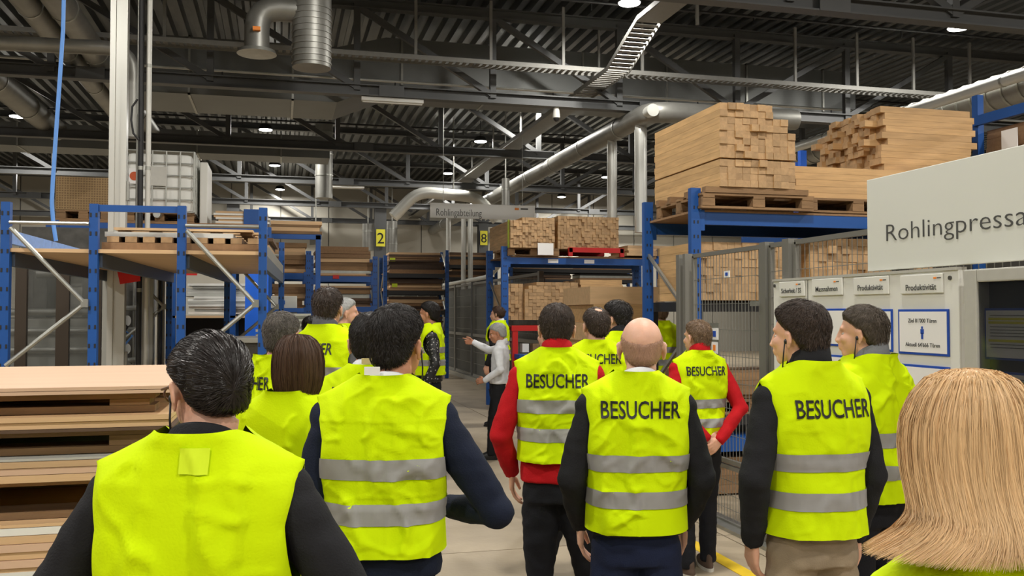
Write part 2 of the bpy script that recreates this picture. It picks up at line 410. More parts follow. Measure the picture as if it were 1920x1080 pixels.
# small fixtures under the roof
def fixture(px, py, Y, L_, lab):
    P = onY(px, py, Y); P.z = 5.58; t = thing('strip_light', lab, 'lamp', (P.x, Y, P.z))
    MB().cbox((P.x, Y, P.z), (L_, .1, .07)).build('housing', M_white, t, bevel=.01)
    MB().tube([(P.x-L_*.48, Y, P.z-.045), (P.x+L_*.48, Y, P.z-.045)], .018, 8).build('tube', M_white, t, smooth=40)
fixture(736, 185, 16.0, 1.1, 'unlit white strip lamp under the second truss, above the hanging sign')
fixture(648, 356, 27.3, 1.1, 'unlit white strip lamp far away under the fourth truss')
P = onY(1043, 204, 16.0); P.z = 5.48; t = thing('dome_camera', 'small white dome camera hanging below the truss chord right of centre', 'camera', P)
MB().tube([P+Vector((0,0,.14)), P, P-Vector((0,0,.05))], [.05, .07, .07], 16).build('housing', M_white, t, smooth=30)
MB().tube([P-Vector((0,0,.05)), P-Vector((0,0,.09)), P-Vector((0,0,.12))], [.06, .05, .015], 16).build('dome', M_dark, t, smooth=50)
# sprinkler lines
for k, (Y, z) in enumerate(((14.2, 7.0), (19.2, 7.0), (25.1, 7.0), (16.4, 6.02))):
    t = thing('sprinkler_pipe', ['thin dark sprinkler pipe between the first two trusses', 'thin dark sprinkler pipe behind the second truss', 'thin dark sprinkler pipe behind the third truss', 'thin pale pipe lying along the bottom chord of the second truss'][k], 'pipe', (0, Y, z))
    MB().tube([(-12, Y, z), (18, Y, z)], .025, 8).build('pipe_run', M_dark if k < 3 else M_tube, t, smooth=50)
    for x in range(-10, 18, 3): MB().tube([(x, Y, z), (x, Y, z-.14)], .012, 6).build('nozzle', M_dark, t)

# ---------------------------------------------------------------- lamps
seen = [(1180,5),(1797,52),(997,200),(901,265),(498,243),(32,218),(515,310),(525,355),(840,325),(1137,332),(1053,369)]
pos = [onZ(x, y, 6.85) for x, y in seen]
labs = ['largest high bay lamp at the top edge right of centre', 'lit round lamp at the upper right corner', 'lit lamp just below the second truss near the dome camera', 'lit lamp between the hanging sign and the second truss',
 'lit lamp above and right of the white tank', 'lit lamp at the far left under the roof', 'small far lamp above the blue left racks, upper of two', 'small far lamp above the blue left racks, lower of two', 'tiny far lamp right above the hanging sign', 'small far lamp beside the thinner vertical pipe', 'small far lamp above the middle timber piles']
for x in (-9, -3, 3, 9, 15):
    for y in (-8, -2, 4): pos.append(Vector((x, y+(.5 if x % 2 else 0), 6.85))); labs.append(None)
for x, y in ((-7, 10), (1.2, 10.), (14, 12), (-12, 30), (14, 24), (16, 34), (14, 37), (-13, 18), (-8, 35)): pos.append(Vector((x, y, 6.85))); labs.append(None)
b1 = MB().tube([(0,0,.16), (0,0,.12), (0,0,.03), (0,0,0)], [.06, .15, .19, .19], 24).mesh('housing', M_dark); b1.shade_smooth()
b2 = MB().tube([(0,0,-.002), (0,0,-.02), (0,0,-.035)], [.18, .17, .1], 24).mesh('lens', M_lens)
b3 = MB().tube([(0,0,.14), (0,0,.7)], .01, 6).mesh('suspension', M_dark)
for k, (P, lb) in enumerate(zip(pos, labs)):
    t = thing('high_bay_lamp', lb or 'high bay lamp hanging from the roof outside the picture', 'lamp', P, group='high bay lamps under the roof')
    link('housing', b1, t); link('lens', b2, t); link('suspension', b3, t)
    ld = bpy.data.lights.new('lamp_light', 'AREA'); ld.shape = 'DISK'; ld.size = .5; ld.energy = LAMP_W; ld.color = (1, .965, .9); 
    lo = link('lamp_light', ld, t, Matrix.Translation((0, 0, -.06)))
# ================================================================ RACKS, STACKS, FENCES
def upright(parent, x, y, H, w=.09, d=.07, m=None, holes=True):
    m = m or M_blue
    b = MB().box((x-w/2, y-d/2, 0), (x+w/2, y+d/2, H))
    o = b.build('upright', m, parent, local=True)
    if holes:
        h = MB(); z = .3
        while z < H-.05:
            for s in (-.02, .02): h.cbox((x+s, y-d/2-.001, z), (.013, .004, .03))
            z += .14
        h.build('slot', M_dark, o, local=True, kind='stuff')
    return o
def rack(label, loc, rz, L, depth, H, levels, boards=True, uw=.09, brace='side', group=None, labels=False, names='pallet_rack', skip_left=False, shelfm=None, beamm=None):
    """local x = beam direction, y = depth"""
    t = thing(names, label, 'rack', loc, rz, group)
    for x in (0, L):
        for y in (0, depth): upright(t, x, y, H, uw)
        zz = [.2, .95, 1.7, 2.45, 3.2, 3.95]; zz = [z for z in zz if z < H]
        for i, (a, c) in enumerate(zip(zz[:-1], zz[1:])):
            y0, y1 = (0, depth) if i % 2 == 0 else (depth, 0)
            MB().bar((x, y0, a), (x, y1, c), .03, .03, up=(1, 0, 0)).build('brace', M_galv, t, local=True)
    for z in levels:
        for y in (0, depth):
            lpiece('beam', t, (L/2, y, z-.06), (L-uw, .05, .12), beamm or M_blue)
            for x in (uw/2+.02, L-uw/2-.02): lpiece('beam_bracket', t, (x, y-.03, z-.08), (.04, .012, .2), beamm or M_blue)
        if labels: 
            for k in (.3, .53): lpiece('shelf_label', t, (L*k, -.028, z-.06), (.2, .004, .07), M_paper)
        if boards: lpiece('shelf_board', t, (L/2, depth/2, z+.012), (L-.02, depth+.06, .022), shelfm or M_brownb)
    return t
def pallet(label, c, sx=1.2, sy=.8, rz=0., group='pallets', m=None):
    m = m or M_pal
    t = thing('pallet', label, 'pallet', c, rz, group)
    for i in range(5): lpiece('deck_board', t, (0, -sy/2+.05+i*(sy-.1)/4, .133), (sx, .1, .022), m)
    for i in (-1, 0, 1):
        lpiece('stringer', t, (i*(sx/2-.07), 0, .111), (.12, sy, .022), m)
        for j in (-1, 0, 1): lpiece('block', t, (i*(sx/2-.07), j*(sy/2-.06), .061), (.13, .11, .078), m)
    for j in (-1, 0, 1): lpiece('bottom_board', t, (0, j*(sy/2-.06), .011), (sx, .1, .022), m)
    return t
def timbers(label, x0, y0, z0, along, L, cols, rows, tw, th, jit=.02, drop=None, rz=0., skew=0., m=None, group='timber stacks', lean=.0, gap_row=None):
    """a stack of squared timbers; along 'Y': ends face the viewer, 'X': long sides do"""
    Wd = cols*tw
    cx, cy = (x0+Wd/2, y0+L/2) if along == 'Y' else (x0+L/2, y0+Wd/2)
    t = thing('timber_stack', label, 'timber', (cx, cy, z0), rz, group)
    for r in range(rows):
        for c in range(cols):
            if drop and drop(c, r): continue
            j = random.uniform(-jit, jit); 
            if random.random() < .04: j -= jit*2.5
            hh = th-.0015; ww = tw-.002
            u = -Wd/2+tw*(c+.5)+random.uniform(-.0012, .0012)+r*lean
            z = th*(r+.5)+(.014 if gap_row and r >= gap_row else 0)
            if along == 'Y': lpiece('timber', t, (u, j, z), (ww, L, hh), m or M_oakY, endaxis=1)
            else: lpiece('timber', t, (j, u, z), (L, ww, hh), m or M_oakX, endaxis=0)
    return t
def boards(label, c, sx, sy, ths, mats_, jit=.02, rz=0., group='board stacks', name='board_stack'):
    t = thing(name, label, 'boards', c, rz, group); z = 0
    for k, th in enumerate(ths):
        m = mats_[k % len(mats_)] if not callable(mats_) else mats_(k)
        lpiece('board', t, (random.uniform(-jit, jit), random.uniform(-jit, jit), z+th/2), (sx+random.uniform(-jit, jit)*2, sy, th-.002), m, rot=(0, 0, random.uniform(-jit, jit)*.5)); z += th
    return t

# ---- right rack (behind the wire fence) and its load
XR = 3.86; YR = 8.0
zb = onY(1450, 402, YR).z
rack('blue pallet rack at the right carrying the highest oak timber stack', (XR, YR, 0), 0, 3.25, 1.15, onY(1298, 353, YR).z, [zb], uw=.1)
# cross brace of the left frame, the bright tubes
pallet('weathered pallet under the highest oak stack, on the right blue rack', (XR+.62, YR+.42, zb+.03), 1.2, 1.1)
zp = zb+.03+.145
ld = thing('packing_frame', 'loose packing boards laid between the highest oak stack and its pallet', 'boards', (XR+.6, YR+.4, zp))
for k, y in enumerate((-.5, -.1, .3, .6)): lpiece('batten', ld, (0, y, .03), (1.1, .08, .055), M_pal)
q0 = onY(1350, 340, YR-.15); q1 = onY(1492, 340, YR-.15)
tw = .068; ztop = onY(1352, 183, YR-.15).z; zs = zp+.06
n = int((ztop-zs)/.066)
def drop_a(c, r):
    top = n-1
    if c >= 7 and r > top-2: return True
    if c >= 9 and r > top-4: return True
    if c == 0 and r == top: return False
    return False
timbers('highest stack of squared oak timbers on the right rack, ends facing the aisle', q0.x, YR-.15, zs, 'Y', 1.55, 10, n, (q1.x-q0.x)/10, .066, .012, drop_a, gap_row=4)
# second: crosswise long timbers, lower stack to the right
q0 = onY(1492, 370, YR); q1 = onY(1668, 300, YR)
pallet('dark pallet right of the weathered one on the right rack', (q0.x+.68, YR+.45, zb+.03), 1.2, 1.0)
timbers('low crosswise oak timber stack between the two tall ones on the right rack', q0.x+.03, YR+.05, zp, 'X', 1.55, 8, int((onY(1560, 305, YR+.05).z-zp)/.065), .1, .065, .01)
q0 = onY(1580, 330, YR+.9); z3 = onY(1585, 318, YR+.5).z
n3 = int((onY(1640, 203, YR+.35).z-z3)/.068)
timbers('tall oak timber stack with rough end faces on top right, long sides showing', onY(1652, 250, YR+.3).x, YR+.25, z3-.1, 'X', 1.12, 12, n3+2, .1, .068, .05, lambda c, r: (r > n3-1 and c > 9) or (r == 5 and c == 7))
# next rack frame further right, with beams running away
q = onY(1850, 215, YR+.3)
rk2 = thing('pallet_rack', 'tall blue rack at the right edge with boards and a white paper label', 'rack', (q.x+.1, YR, 0), 0)
za = onX(1850, 222, q.x+.1).z
for (y, hh) in ((6.2, za+.3), (8.6, za+.3)): lpiece('upright', rk2, (.05, y-YR, hh/2), (.08, .09, hh), M_blue)
lpiece('upright', rk2, (1.1, 8.6-YR, (za+.3)/2), (.08, .09, za+.3), M_blue)
for z in (za, za-.5): lpiece('beam', rk2, (0, 7.3-YR, z), (.05, 2.6, .11), M_blue)
lpiece('shelf_board', rk2, (.55, 7.3-YR, za-.43), (1.0, 2.6, .03), M_brownb)
boards('brown board packs lying in the right edge rack behind the white label', (q.x+.75, 7.3, za-.41), 1.1, 2.5, [.1]*3, [M_brownb])
boards('lower brown board packs in the right edge rack', (q.x+.75, 7.3, za-1.1), 1.1, 2.5, [.13]*4, [M_brownb])
lpiece('shelf_board', rk2, (.55, 7.3-YR, za-1.13), (1.0, 2.6, .03), M_brownb)
P = onX(1893, 265, q.x); MB().cbox((q.x-.0, P.y, P.z), (.006, .22, .26)).build('paper_label', M_paper, rk2)
# blue upright tops of the rack behind
P = onY(1504, 290, 12.0)
t = thing('pallet_rack', 'blue rack of the row behind, only its upright tops show above the low stack', 'rack', (P.x, 12, 0))
for px in (1504, 1568, 1690):
    A = onY(px, 283, 12.0); lpiece('upright', t, (A.x-P.x, 0, A.z/2), (.1, .08, A.z), M_brightblue)
    lpiece('upright', t, (A.x-P.x, 1.1, A.z/2), (.1, .08, A.z), M_brightblue)
lpiece('beam', t, (1.0, 0, 2.9), (4, .05, .12), M_blue)
# lower bay of right rack behind fence: light stacks on pallets
zl = onY(1400, 563, YR).z
rack_low = thing('pallet_rack', 'low grey shelf with dark front inside the fenced right bay', 'rack', (XR+.1, YR+.2, 0))
lpiece('shelf_board', rack_low, (1.5, .6, zl-.06), (3.0, 1.2, .1), M_dark)
lpiece('shelf_board', rack_low, (1.5, .6, .75), (3.0, 1.2, .1), M_dark)
for x in (.05, 1.5, 2.95):
    for y in (.05, 1.15): lpiece('leg', rack_low, (x, y, (zl-.1)/2), (.08, .08, zl-.1), M_dark)
timbers('light timber stack seen through the mesh gate, left of the white board', XR+.1, YR+.12, zl, 'Y', 1.0, 14, 7, .078, .082, .01, m=M_oakY)
timbers('big pale timber stack behind the fence below the wide white sign', XR+1.35, YR+.15, zl, 'Y', 1.0, 16, 8, .09, .08, .015)
pallet('pallet with boards low behind the mesh gate', (XR+.75, YR+.7, .8), 1.2, 1.0)
boards('brown board pile on the pallet low behind the mesh gate', (XR+.75, YR+.7, .95), 1.1, .9, [.04, .09, .05, .08], [M_brownb, M_pal])
t = boards('blue topped trolley bed on the floor behind the mesh gate', (XR+.9, YR+.6, .45), 1.6, 1.0, [.14], [M_blue])
boards('brown pack lowest behind the fence near the floor', (XR+.8, YR+.65, .02), 1.3, .9, [.09]*4, [M_brownb, M_pal])
boards('tall oak block pile standing between the right rack frames', (XR+.6, YR+3.9, 0), 1.0, 1.2, [.24]*9, [M_panel, M_oakX])

# ---- middle rack
YM = 16.3
PL = onY(946, 500, YM); PRt = onY(1238, 500, YM)
zm = onY(1050, 484, YM).z
Lm = PRt.x-PL.x
rack('blue pallet rack in the middle of the hall with two timber piles on top', (PL.x, YM, 0), 0, Lm, 1.25, onY(946, 462, YM).z, [zm], uw=.13, labels=True)
zt = onY(990, 466, YM).z
A = onY(957, 420, YM-.2); Bq = onY(1040, 420, YM-.2)
pallet('pallet under the left timber pile on the middle rack', ((A.x+Bq.x)/2+.05, YM+.45, zm+.03), 1.0, 1.1)
timbers('left of two timber piles on top of the middle rack, with a yellow strip', A.x, YM-.2, zt, 'Y', 1.7, 15, int((onY(1000, 403, YM-.2).z-zt)/.056), (Bq.x-A.x)/15, .056, .015, lambda c, r: r > 8 and c < 4)
MB().box((A.x-.012, YM-.12, zt), (A.x-.004, YM-.02, zt+.52)).build('edge_strip', M_limey, tag(thing('marking_strip', 'lime yellow strip on the side of the left middle timber pile', 'tape', (A.x-.01, YM-.05, zt))))
A = onY(1046, 420, YM-.1); Bq = onY(1160, 420, YM-.1)
timbers('right of two timber piles on top of the middle rack, above the red frame', A.x, YM-.1, zt, 'Y', 1.4, 21, int((onY(1100, 402, YM-.1).z-zt)/.056), (Bq.x-A.x)/21, .056, .015)
t = thing('stillage', 'red steel stillage frame under the right timber pile on the middle rack', 'frame', (A.x, YM, zm+.03))
a0 = onY(1066, 465, YM-.12); a1 = onY(1168, 465, YM-.12)
MB().box((a0.x, YM-.16, a0.z-.08), (a1.x, YM-.1, a0.z+.01)).build('front_rail', M_red, t)
for x in (a0.x+.03, a1.x-.03): MB().box((x-.04, YM-.16, zm+.03), (x+.04, YM-.1, a0.z)).build('foot', M_red, t)
MB().box((a0.x, YM+.9, a0.z-.08), (a1.x, YM+.96, a0.z+.01)).build('rear_rail', M_red, t)
a0 = onY(1023, 467, YM-.25); tag(MB().cbox(a0, (.3, .004, .22)).build('paper_sheet', M_paper), 'white paper sheet hanging at the beam of the middle rack', 'paper')
q = onY(1200, 456, YM+.1)
boards('pale long boards to the right of the middle piles beyond the bright blue upright', (q.x+.3, YM+.5, zt-.1), 1.2, 1.0, [.05]*4, [M_panel])
# lower bay of the middle rack
z_l = onY(1000, 600, YM).z
A = onY(952, 560, YM-.1); Bq = onY(983, 560, YM-.1)
timbers('upright bundle of pale planks at the left of the lower middle bay', A.x, YM+.0, z_l, 'Y', 1.0, 4, 9, (Bq.x-A.x)/4, .075, .02, m=M_panel)
A = onY(984, 560, YM-.1); Bq = onY(1084, 560, YM-.1)
def dr(c, r): return (r > 9 and (c < 3)) or (r > 8 and c < 1)
timbers('large block of stacked timber ends in the lower bay of the middle rack', A.x, YM-.1, z_l, 'Y', 1.1, 14, int((onY(1030, 527, YM).z-z_l)/.064), (Bq.x-A.x)/14, .064, .01, dr)
A = onY(1088, 560, YM-.05); Bq = onY(1165, 560, YM)
timbers('crosswise timber block right of the large one in the lower middle bay', A.x, YM-.05, z_l, 'X', Bq.x-A.x, 6, 8, .15, .095, .02)
A = onY(1170, 560, YM+.1)
boards('mixed dark and pale boards at the right end of the lower middle bay', (A.x+.25, YM+.5, z_l), .5, .9, [.12, .1, .14, .12, .1], [M_brownb, M_panel, M_pal], .02)
t = thing('red_stillage', 'red steel stillage carrying the lower timber block of the middle rack', 'frame', (PL.x+.1, YM, 0))
za_ = onY(1000, 610, YM).z
for z in (za_,): MB().box((PL.x+.1, YM-.15, z-.1), (PL.x+2.6, YM-.08, z)).build('rail', M_red, t); MB().box((PL.x+.1, YM+.9, z-.1), (PL.x+2.6, YM+.97, z)).build('rail', M_red, t)
MB().box((PL.x+.1, YM-.08, za_-.02), (PL.x+2.6, YM+.9, za_)).build('bed', M_brownb, t)
for x in (.12, .9, 1.75, 2.5): MB().box((PL.x+x, YM-.14, .0), (PL.x+x+.1, YM-.06, za_)).build('post', M_red, t)
A = onY(960, 622, YM-.2)
for i in range(5): tag(MB().cbox((A.x+.1+i*.2, YM+.05, za_-.42), (.13, .2, .16)).build('parts_bin', M_white if i % 2 else M_card, bevel=.01), 'small bin under the red stillage, '+['leftmost', 'second from left', 'middle', 'fourth from left', 'rightmost'][i]+' of five', 'box', 'small bins under the red stillage')
wk = thing('work_bench', 'blue edged bench with stored parts below the middle rack', 'bench', (PL.x+.4, YM-.4, 0))
MB().box((PL.x+.15, YM-.5, .98), (PL.x+2.4, YM-.1, 1.06)).build('top', M_blue, wk)
for x in (.2, 1.2, 2.3): MB().box((PL.x+x, YM-.48, 0), (PL.x+x+.07, YM-.4, .98)).build('leg', M_blue, wk)
MB().box((PL.x+.15, YM-.45, .4), (PL.x+2.4, YM-.12, .44)).build('lower_shelf', M_galv, wk)
for i in range(6): tag(MB().cbox((PL.x+.4+i*.33, YM-.28, .44+.16), (.18, .25, .32)).build('upright_folder', [M_dkb, M_white, M_dark][i % 3], bevel=.008), 'box on the blue edged bench, '+['leftmost', 'second', 'third', 'fourth', 'fifth', 'rightmost'][i]+' of six along the lower shelf', 'box', 'boxes on the bench shelf')

# ---- rows behind the middle rack and far away
def farrack(label, pxa, pxb, Y, pyl, H, m=None, stuffm=None, fill=.6, depth=1.1, seed=1, short=''):
    random.seed(seed)
    A = onY(pxa, 560, Y); B = onY(pxb, 560, Y); L = B.x-A.x
    lv = [onY((pxa+pxb)/2, p, Y).z for p in pyl]
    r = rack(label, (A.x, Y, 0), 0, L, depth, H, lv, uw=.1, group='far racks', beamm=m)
    for k, z in enumerate(sorted(lv)):
        nx = max(1, int(round(L/2.2)))
        for i in range(nx):
            zz = sorted(lv)+[z+.9]; gap = (zz[k+1]-z) if k+1 < len(zz) else .8
            hmax = min(gap*fill, .8); th = []
            while sum(th) < hmax: th.append(random.choice((.04, .06, .09)))
            mm = stuffm or [M_dkb, M_panel, M_brownb, M_pal, M_galv, M_dkb]
            boards(f'boards on {["lowest","second","third","fourth"][k]} shelf{["", ", left"][nx > 1] if i == 0 else ", right"}, {short}', (A.x+L*(i+.5)/nx, Y+depth/2, z+.025), L/nx*.86, depth*.8, th, lambda _: random.choice(mm), .05, group='boards in the '+short)
    return r
farrack('blue rack with brown board piles beyond the tall dark haired man', 583, 703, 19.5, [518, 575, 622], onY(640, 480, 19.5).z, short='blue rack beyond tall dark haired man')
farrack('blue rack with wooden packs left of the far tall man', 505, 578, 18.0, [512, 578], onY(530, 470, 18).z, short='blue rack right of the left shelving', stuffm=[M_panel, M_brownb, M_pal])
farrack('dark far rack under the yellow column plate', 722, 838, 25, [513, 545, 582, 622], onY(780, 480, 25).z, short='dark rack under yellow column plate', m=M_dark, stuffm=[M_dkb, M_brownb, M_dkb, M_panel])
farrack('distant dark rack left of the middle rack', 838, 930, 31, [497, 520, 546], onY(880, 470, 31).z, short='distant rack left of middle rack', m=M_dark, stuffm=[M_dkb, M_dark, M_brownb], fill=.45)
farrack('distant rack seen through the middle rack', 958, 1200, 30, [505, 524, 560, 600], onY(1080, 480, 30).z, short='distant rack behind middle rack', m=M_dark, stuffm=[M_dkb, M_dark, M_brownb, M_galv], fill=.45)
random.seed(11)
for px, py, Y in ((630, 519, 19.46),): tag(MB().cbox(onY(px, py, Y), (.13, .01, .08)).build('red_tag', M_red), 'small red tag on the rack beyond the tall man', 'tag')
for px, py, Y in ((736, 487, 25.09), (740, 535, 25.09)): tag(MB().cbox(onY(px, py, Y), (.15, .01, .1)).build('yellow_tag', M_limey), ('upper' if py < 500 else 'lower')+' yellow tag on the dark far rack near the column', 'tag', 'yellow tags on the far rack')

# ---- left racks (turned slightly)
RA = math.radians(2.39); u = Vector((math.sin(RA), math.cos(RA), 0)); v = Vector((math.cos(RA), -math.sin(RA), 0))
P0 = W(175, 588, 6.8); P0.z = 0
t = thing('shelving_rack', 'blue boltless storage rack at the left with long chipboard shelves and grey braces', 'rack', P0, -RA)   # local y = away, x = right
fx = [-.605, 0, .625, 1.225]; zt_ = W(175, 382, 6.8).z; zsf = W(250, 468, 6.8).z; BL = 3.5
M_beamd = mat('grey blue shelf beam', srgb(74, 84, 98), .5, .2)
for y in (0, BL):
    for x in fx: upright(t, x, y, zt_, .062, .06)
    for (xa, xb) in ((fx[0], fx[1]), (fx[2], fx[3])):
        z1 = W(100, 420, 6.8).z; zmid = W(160, 566, 6.8).z; z0 = W(30, 686, 6.6).z
        a = Vector((xa+.02, y-.03, z1)); 
        MB().tube([(xa+.03, y-.035, z1), (xb-.03, y-.035, z1)], .014, 8).build('brace', M_galv, t, local=True)
        MB().tube([(xa+.04, y-.045, z1-.04), (xb-.06, y-.045, zmid)], .017, 8).build('brace', M_galv, t, local=True)
        MB().tube([(xb-.06, y-.04, zmid-.02), (xa+.02, y-.04, z0)], .017, 8).build('brace', M_galv, t, local=True)
        MB().tube([(xa+.02, y-.045, z0-.02), (xb-.06, y-.045, z0-.5)], .017, 8).build('brace', M_galv, t, local=True)
        MB().cbox((xb-.05, y-.045, zmid-.01), (.05, .03, .06)).build('brace_joint', M_galv, t, local=True)
lpiece('tie_beam', t, ((fx[1]+fx[2])/2, 0, zt_-.03), (fx[2]-fx[1]-.06, .03, .05), M_blue)
for x in fx:
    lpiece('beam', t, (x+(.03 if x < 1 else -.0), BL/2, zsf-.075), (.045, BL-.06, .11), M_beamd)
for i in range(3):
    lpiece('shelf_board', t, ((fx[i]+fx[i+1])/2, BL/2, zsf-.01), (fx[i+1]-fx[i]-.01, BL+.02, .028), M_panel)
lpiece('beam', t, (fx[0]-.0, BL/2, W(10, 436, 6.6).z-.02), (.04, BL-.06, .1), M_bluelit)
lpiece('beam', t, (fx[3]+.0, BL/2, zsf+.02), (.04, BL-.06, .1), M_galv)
# loads on the shelf (local frame of the rack through a thing with the same turn)
def onrack(x, y, z): return P0+v*x+u*y+Vector((0, 0, z))
cx = (fx[1]+fx[3])/2; wid = fx[3]-fx[1]-.06
ldt = thing('crate_board', 'long brown chipboard pack lowest on the left rack shelf', 'boards', onrack(cx, .9, zsf+.005), -RA)
lpiece('board', ldt, (0, 0, .03), (wid, 1.6, .06), M_brownb)
sl = thing('slatted_layer', 'row of short wooden slats between brown pack and white board on the left rack', 'boards', onrack(cx, .9, zsf+.065), -RA)
for i in range(9): lpiece('slat', sl, (-wid/2+.08+i*wid/9, 0, .025), (.085, 1.6, .045), M_pal, endaxis=1)
wbd = thing('white_board', 'long white edged board lying on the slats of the left rack', 'boards', onrack(cx-.1, .9, zsf+.112), -RA)
lpiece('board', wbd, (0, 0, .02), (wid-.22, 1.5, .038), M_white)
tl = thing('slat_pile', 'loose pale slats and battens topping the pile on the left rack', 'boards', onrack(cx, .9, zsf+.152), -RA)
for i in range(5): lpiece('batten', tl, (-wid/2+.12+i*(wid-.24)/4, 0, .011), (.09, 1.2, .02), M_pal)
for i in range(6): lpiece('slat', tl, (random.uniform(-.03, .03), -.6+i*.24, .031), (wid-.12, .14, .018), M_panel, rot=(0, random.uniform(-.006, .006), 0))
# second rack frame behind with boards at its right side
bs = boards('dark tilted panels at the right end of the left blue rack', onrack(fx[3]-.24, 2.6, zsf+.03), .36, 1.2, [.035]*7, [M_dkb, M_panel, M_dkb], .02, -RA)

# rack row behind, carries tank and honeycomb pile
YT = 14.0
zr = onY(300, 420, YT).z
rr = rack('rear blue rack row beneath the white tank', (onY(95, 500, YT).x, YT, 0), 0, onY(500, 500, YT).x-onY(95, 500, YT).x, 1.15, onY(440, 425, YT).z, [zr], uw=.13)
# IBC
A = onY(232, 400, YT); B = onY(363, 400, YT); zc0 = onY(300, 405, YT).z; zc1 = onY(300, 283, YT).z
t = thing('liquid_tank', 'white plastic bulk container in a steel tube cage on the rear rack', 'tank', ((A.x+B.x)/2, YT+.5, zr+.02))
pallet('pallet under the caged white tank', ((A.x+B.x)/2, YT+.6, zr+.03), B.x-A.x, 1.1)
zc0 = max(zc0, zr+.18)
MB().box((A.x+.03, YT+.03, zc0), (B.x-.03, YT+1.17, zc1-.03)).build('tank_body', M_tank, t, bevel=.07, smooth=40)
MB().tube([((A.x+B.x)/2, YT+.6, zc1-.05), ((A.x+B.x)/2, YT+.6, zc1+.02)], .12, 20).build('filler_cap', M_tank, t, smooth=40)
c = MB(); nxx, nz = 5, 5
for i in range(nz+1):
    z = zc0+(zc1-zc0)*i/nz
    c.tube([(A.x, YT, z), (B.x, YT, z), (B.x, YT+1.2, z), (A.x, YT+1.2, z), (A.x, YT, z)], .011, 6)
for i in range(nxx+1):
    x = A.x+(B.x-A.x)*i/nxx; c.tube([(x, YT-.01, zc0), (x, YT-.01, zc1)], .011, 6); c.tube([(x, YT+1.21, zc0), (x, YT+1.21, zc1)], .011, 6)
    y = YT+1.2*i/nxx; c.tube([(A.x-.01, y, zc0), (A.x-.01, y, zc1)], .011, 6); c.tube([(B.x+.01, y, zc0), (B.x+.01, y, zc1)], .011, 6)
c.build('cage', M_galv, t, smooth=60)
q = onY(294, 330, YT-.03); MB().cbox((q.x, YT-.02, q.z), (.27, .01, .28)).build('name_plate', M_alu, t)
q = onY(252, 330, YT-.03); MB().cbox((q.x, YT-.02, q.z), (.16, .01, .22)).build('hazard_label', M_paper, t)
MB().tube([(q.x, YT-.027, q.z), (q.x, YT-.03, q.z)], .065, 20).build('orange_mark', mat('orange brown disc', srgb(190, 84, 40), .6), t)
q = onY(294, 402, YT-.1); MB().tube([(q.x, YT+.05, q.z), (q.x, YT-.12, q.z)], .05, 16).build('outlet_valve', M_galv, t, smooth=40); MB().cbox((q.x, YT-.06, q.z+.08), (.16, .05, .03)).build('valve_handle', M_red, t)
q = onY(378, 350, YT); tag(MB().box((q.x-.05, YT+.3, zr), (q.x+.06, YT+1.2, onY(378, 298, YT).z)).build('laminate_sheet', M_white, bevel=.01), 'narrow white laminate sheet standing right of the caged tank', 'panel')
# honeycomb pile
A = onY(104, 380, YT); B = onY(208, 380, YT); zh0 = zr+.03+.146; zh1 = onY(150, 332, YT).z
t = thing('honeycomb_pile', 'brown honeycomb board block with gridded face left of the white profile', 'boards', ((A.x+B.x)/2, YT+.5, zh0))
MB().box((A.x, YT, zh0), (B.x, YT+1, zh1)).build('block', M_card, t)
g = MB(); x = A.x
M_cardd = mat('honeycomb edge', srgb(178, 150, 108), .8)
while x < B.x: g.box((x, YT-.006, zh0), (x+.008, YT, zh1)); x += .035
z = zh0
while z < zh1: g.box((A.x, YT-.006, z), (B.x, YT, z+.008)); z += .035
g.build('honeycomb_edge', M_cardd, t, kind='stuff')
pallet('pallet under the brown honeycomb block', ((A.x+B.x)/2, YT+.5, zh0-.146), B.x-A.x, 1.0)
q = onY(440, 400, YT); boards('flat pack of pale boards lying right of the caged tank', (q.x+.1, YT+.6, zr+.02), .75, .9, [.03]*7, [M_panel, M_white], .02)
q = onY(472, 405, YT); tag(MB().box((q.x-.12, YT+.1, zr), (q.x+.1, YT+.3, onY(472, 397, YT).z+.05)).build('blue_crate', M_blue, bevel=.01), 'small blue steel bin right of the pale boards on the rear rack', 'box')
q = onY(545, 430, 15.5); boards('pack of boards on a blue beam right of the left rack top', (q.x, 16, onY(545, 438, 15.5).z), 1.0, .9, [.05, .07, .04, .06], [M_pal, M_panel], .02)
rk = thing('rack_arm', 'short blue beam carrying the board pack right of the left rack', 'rack', (q.x, 16, 0))
MB().box((q.x-.5, 15.5, onY(545, 448, 15.5).z), (q.x+.5, 15.58, onY(545, 439, 15.5).z)).build('beam', M_blue, rk)
for x in (-.45, .45): MB().box((q.x+x-.04, 15.5, 0), (q.x+x+.04, 15.6, onY(545, 440, 15.5).z)).build('upright', M_blue, rk)

# standing aluminium profile, black cable, conduits
Yp = 10.3
P = onY(222, 300, Yp); t = thing('aluminium_profile', 'thick bright aluminium profile standing floor to roof at the left', 'post', (P.x, Yp, 0))
MB().prof((P.x, Yp, 0), (P.x, Yp, 7.3), [(-.085,-.06),(-.03,-.06),(-.03,-.04),(.03,-.04),(.03,-.06),(.085,-.06),(.085,.06),(-.085,.06)], up=(0, 1, 0)).build('profile', M_tube, t)
for z in (1.2, 3.0, 5.2): MB().box((P.x+.085, Yp-.03, z), (P.x+.11, Yp+.03, z+.2)).build('bracket', M_galv, t)
P = onY(279, 200, Yp); pipe('conduit', 'slim pale conduit right of the thick aluminium profile', 'pipe', [(P.x, Yp, 7.2), (P.x, Yp, .2)], .027, M_tube, 1.1)
P = onY(265, 200, Yp); pipe('cable_bundle', 'black cable hose hanging between aluminium profile and slim conduit', 'cable', [(P.x-.02, Yp, 7.2), (P.x, Yp, 4), (P.x, Yp, 1.0)], .028, M_black, 1.3)
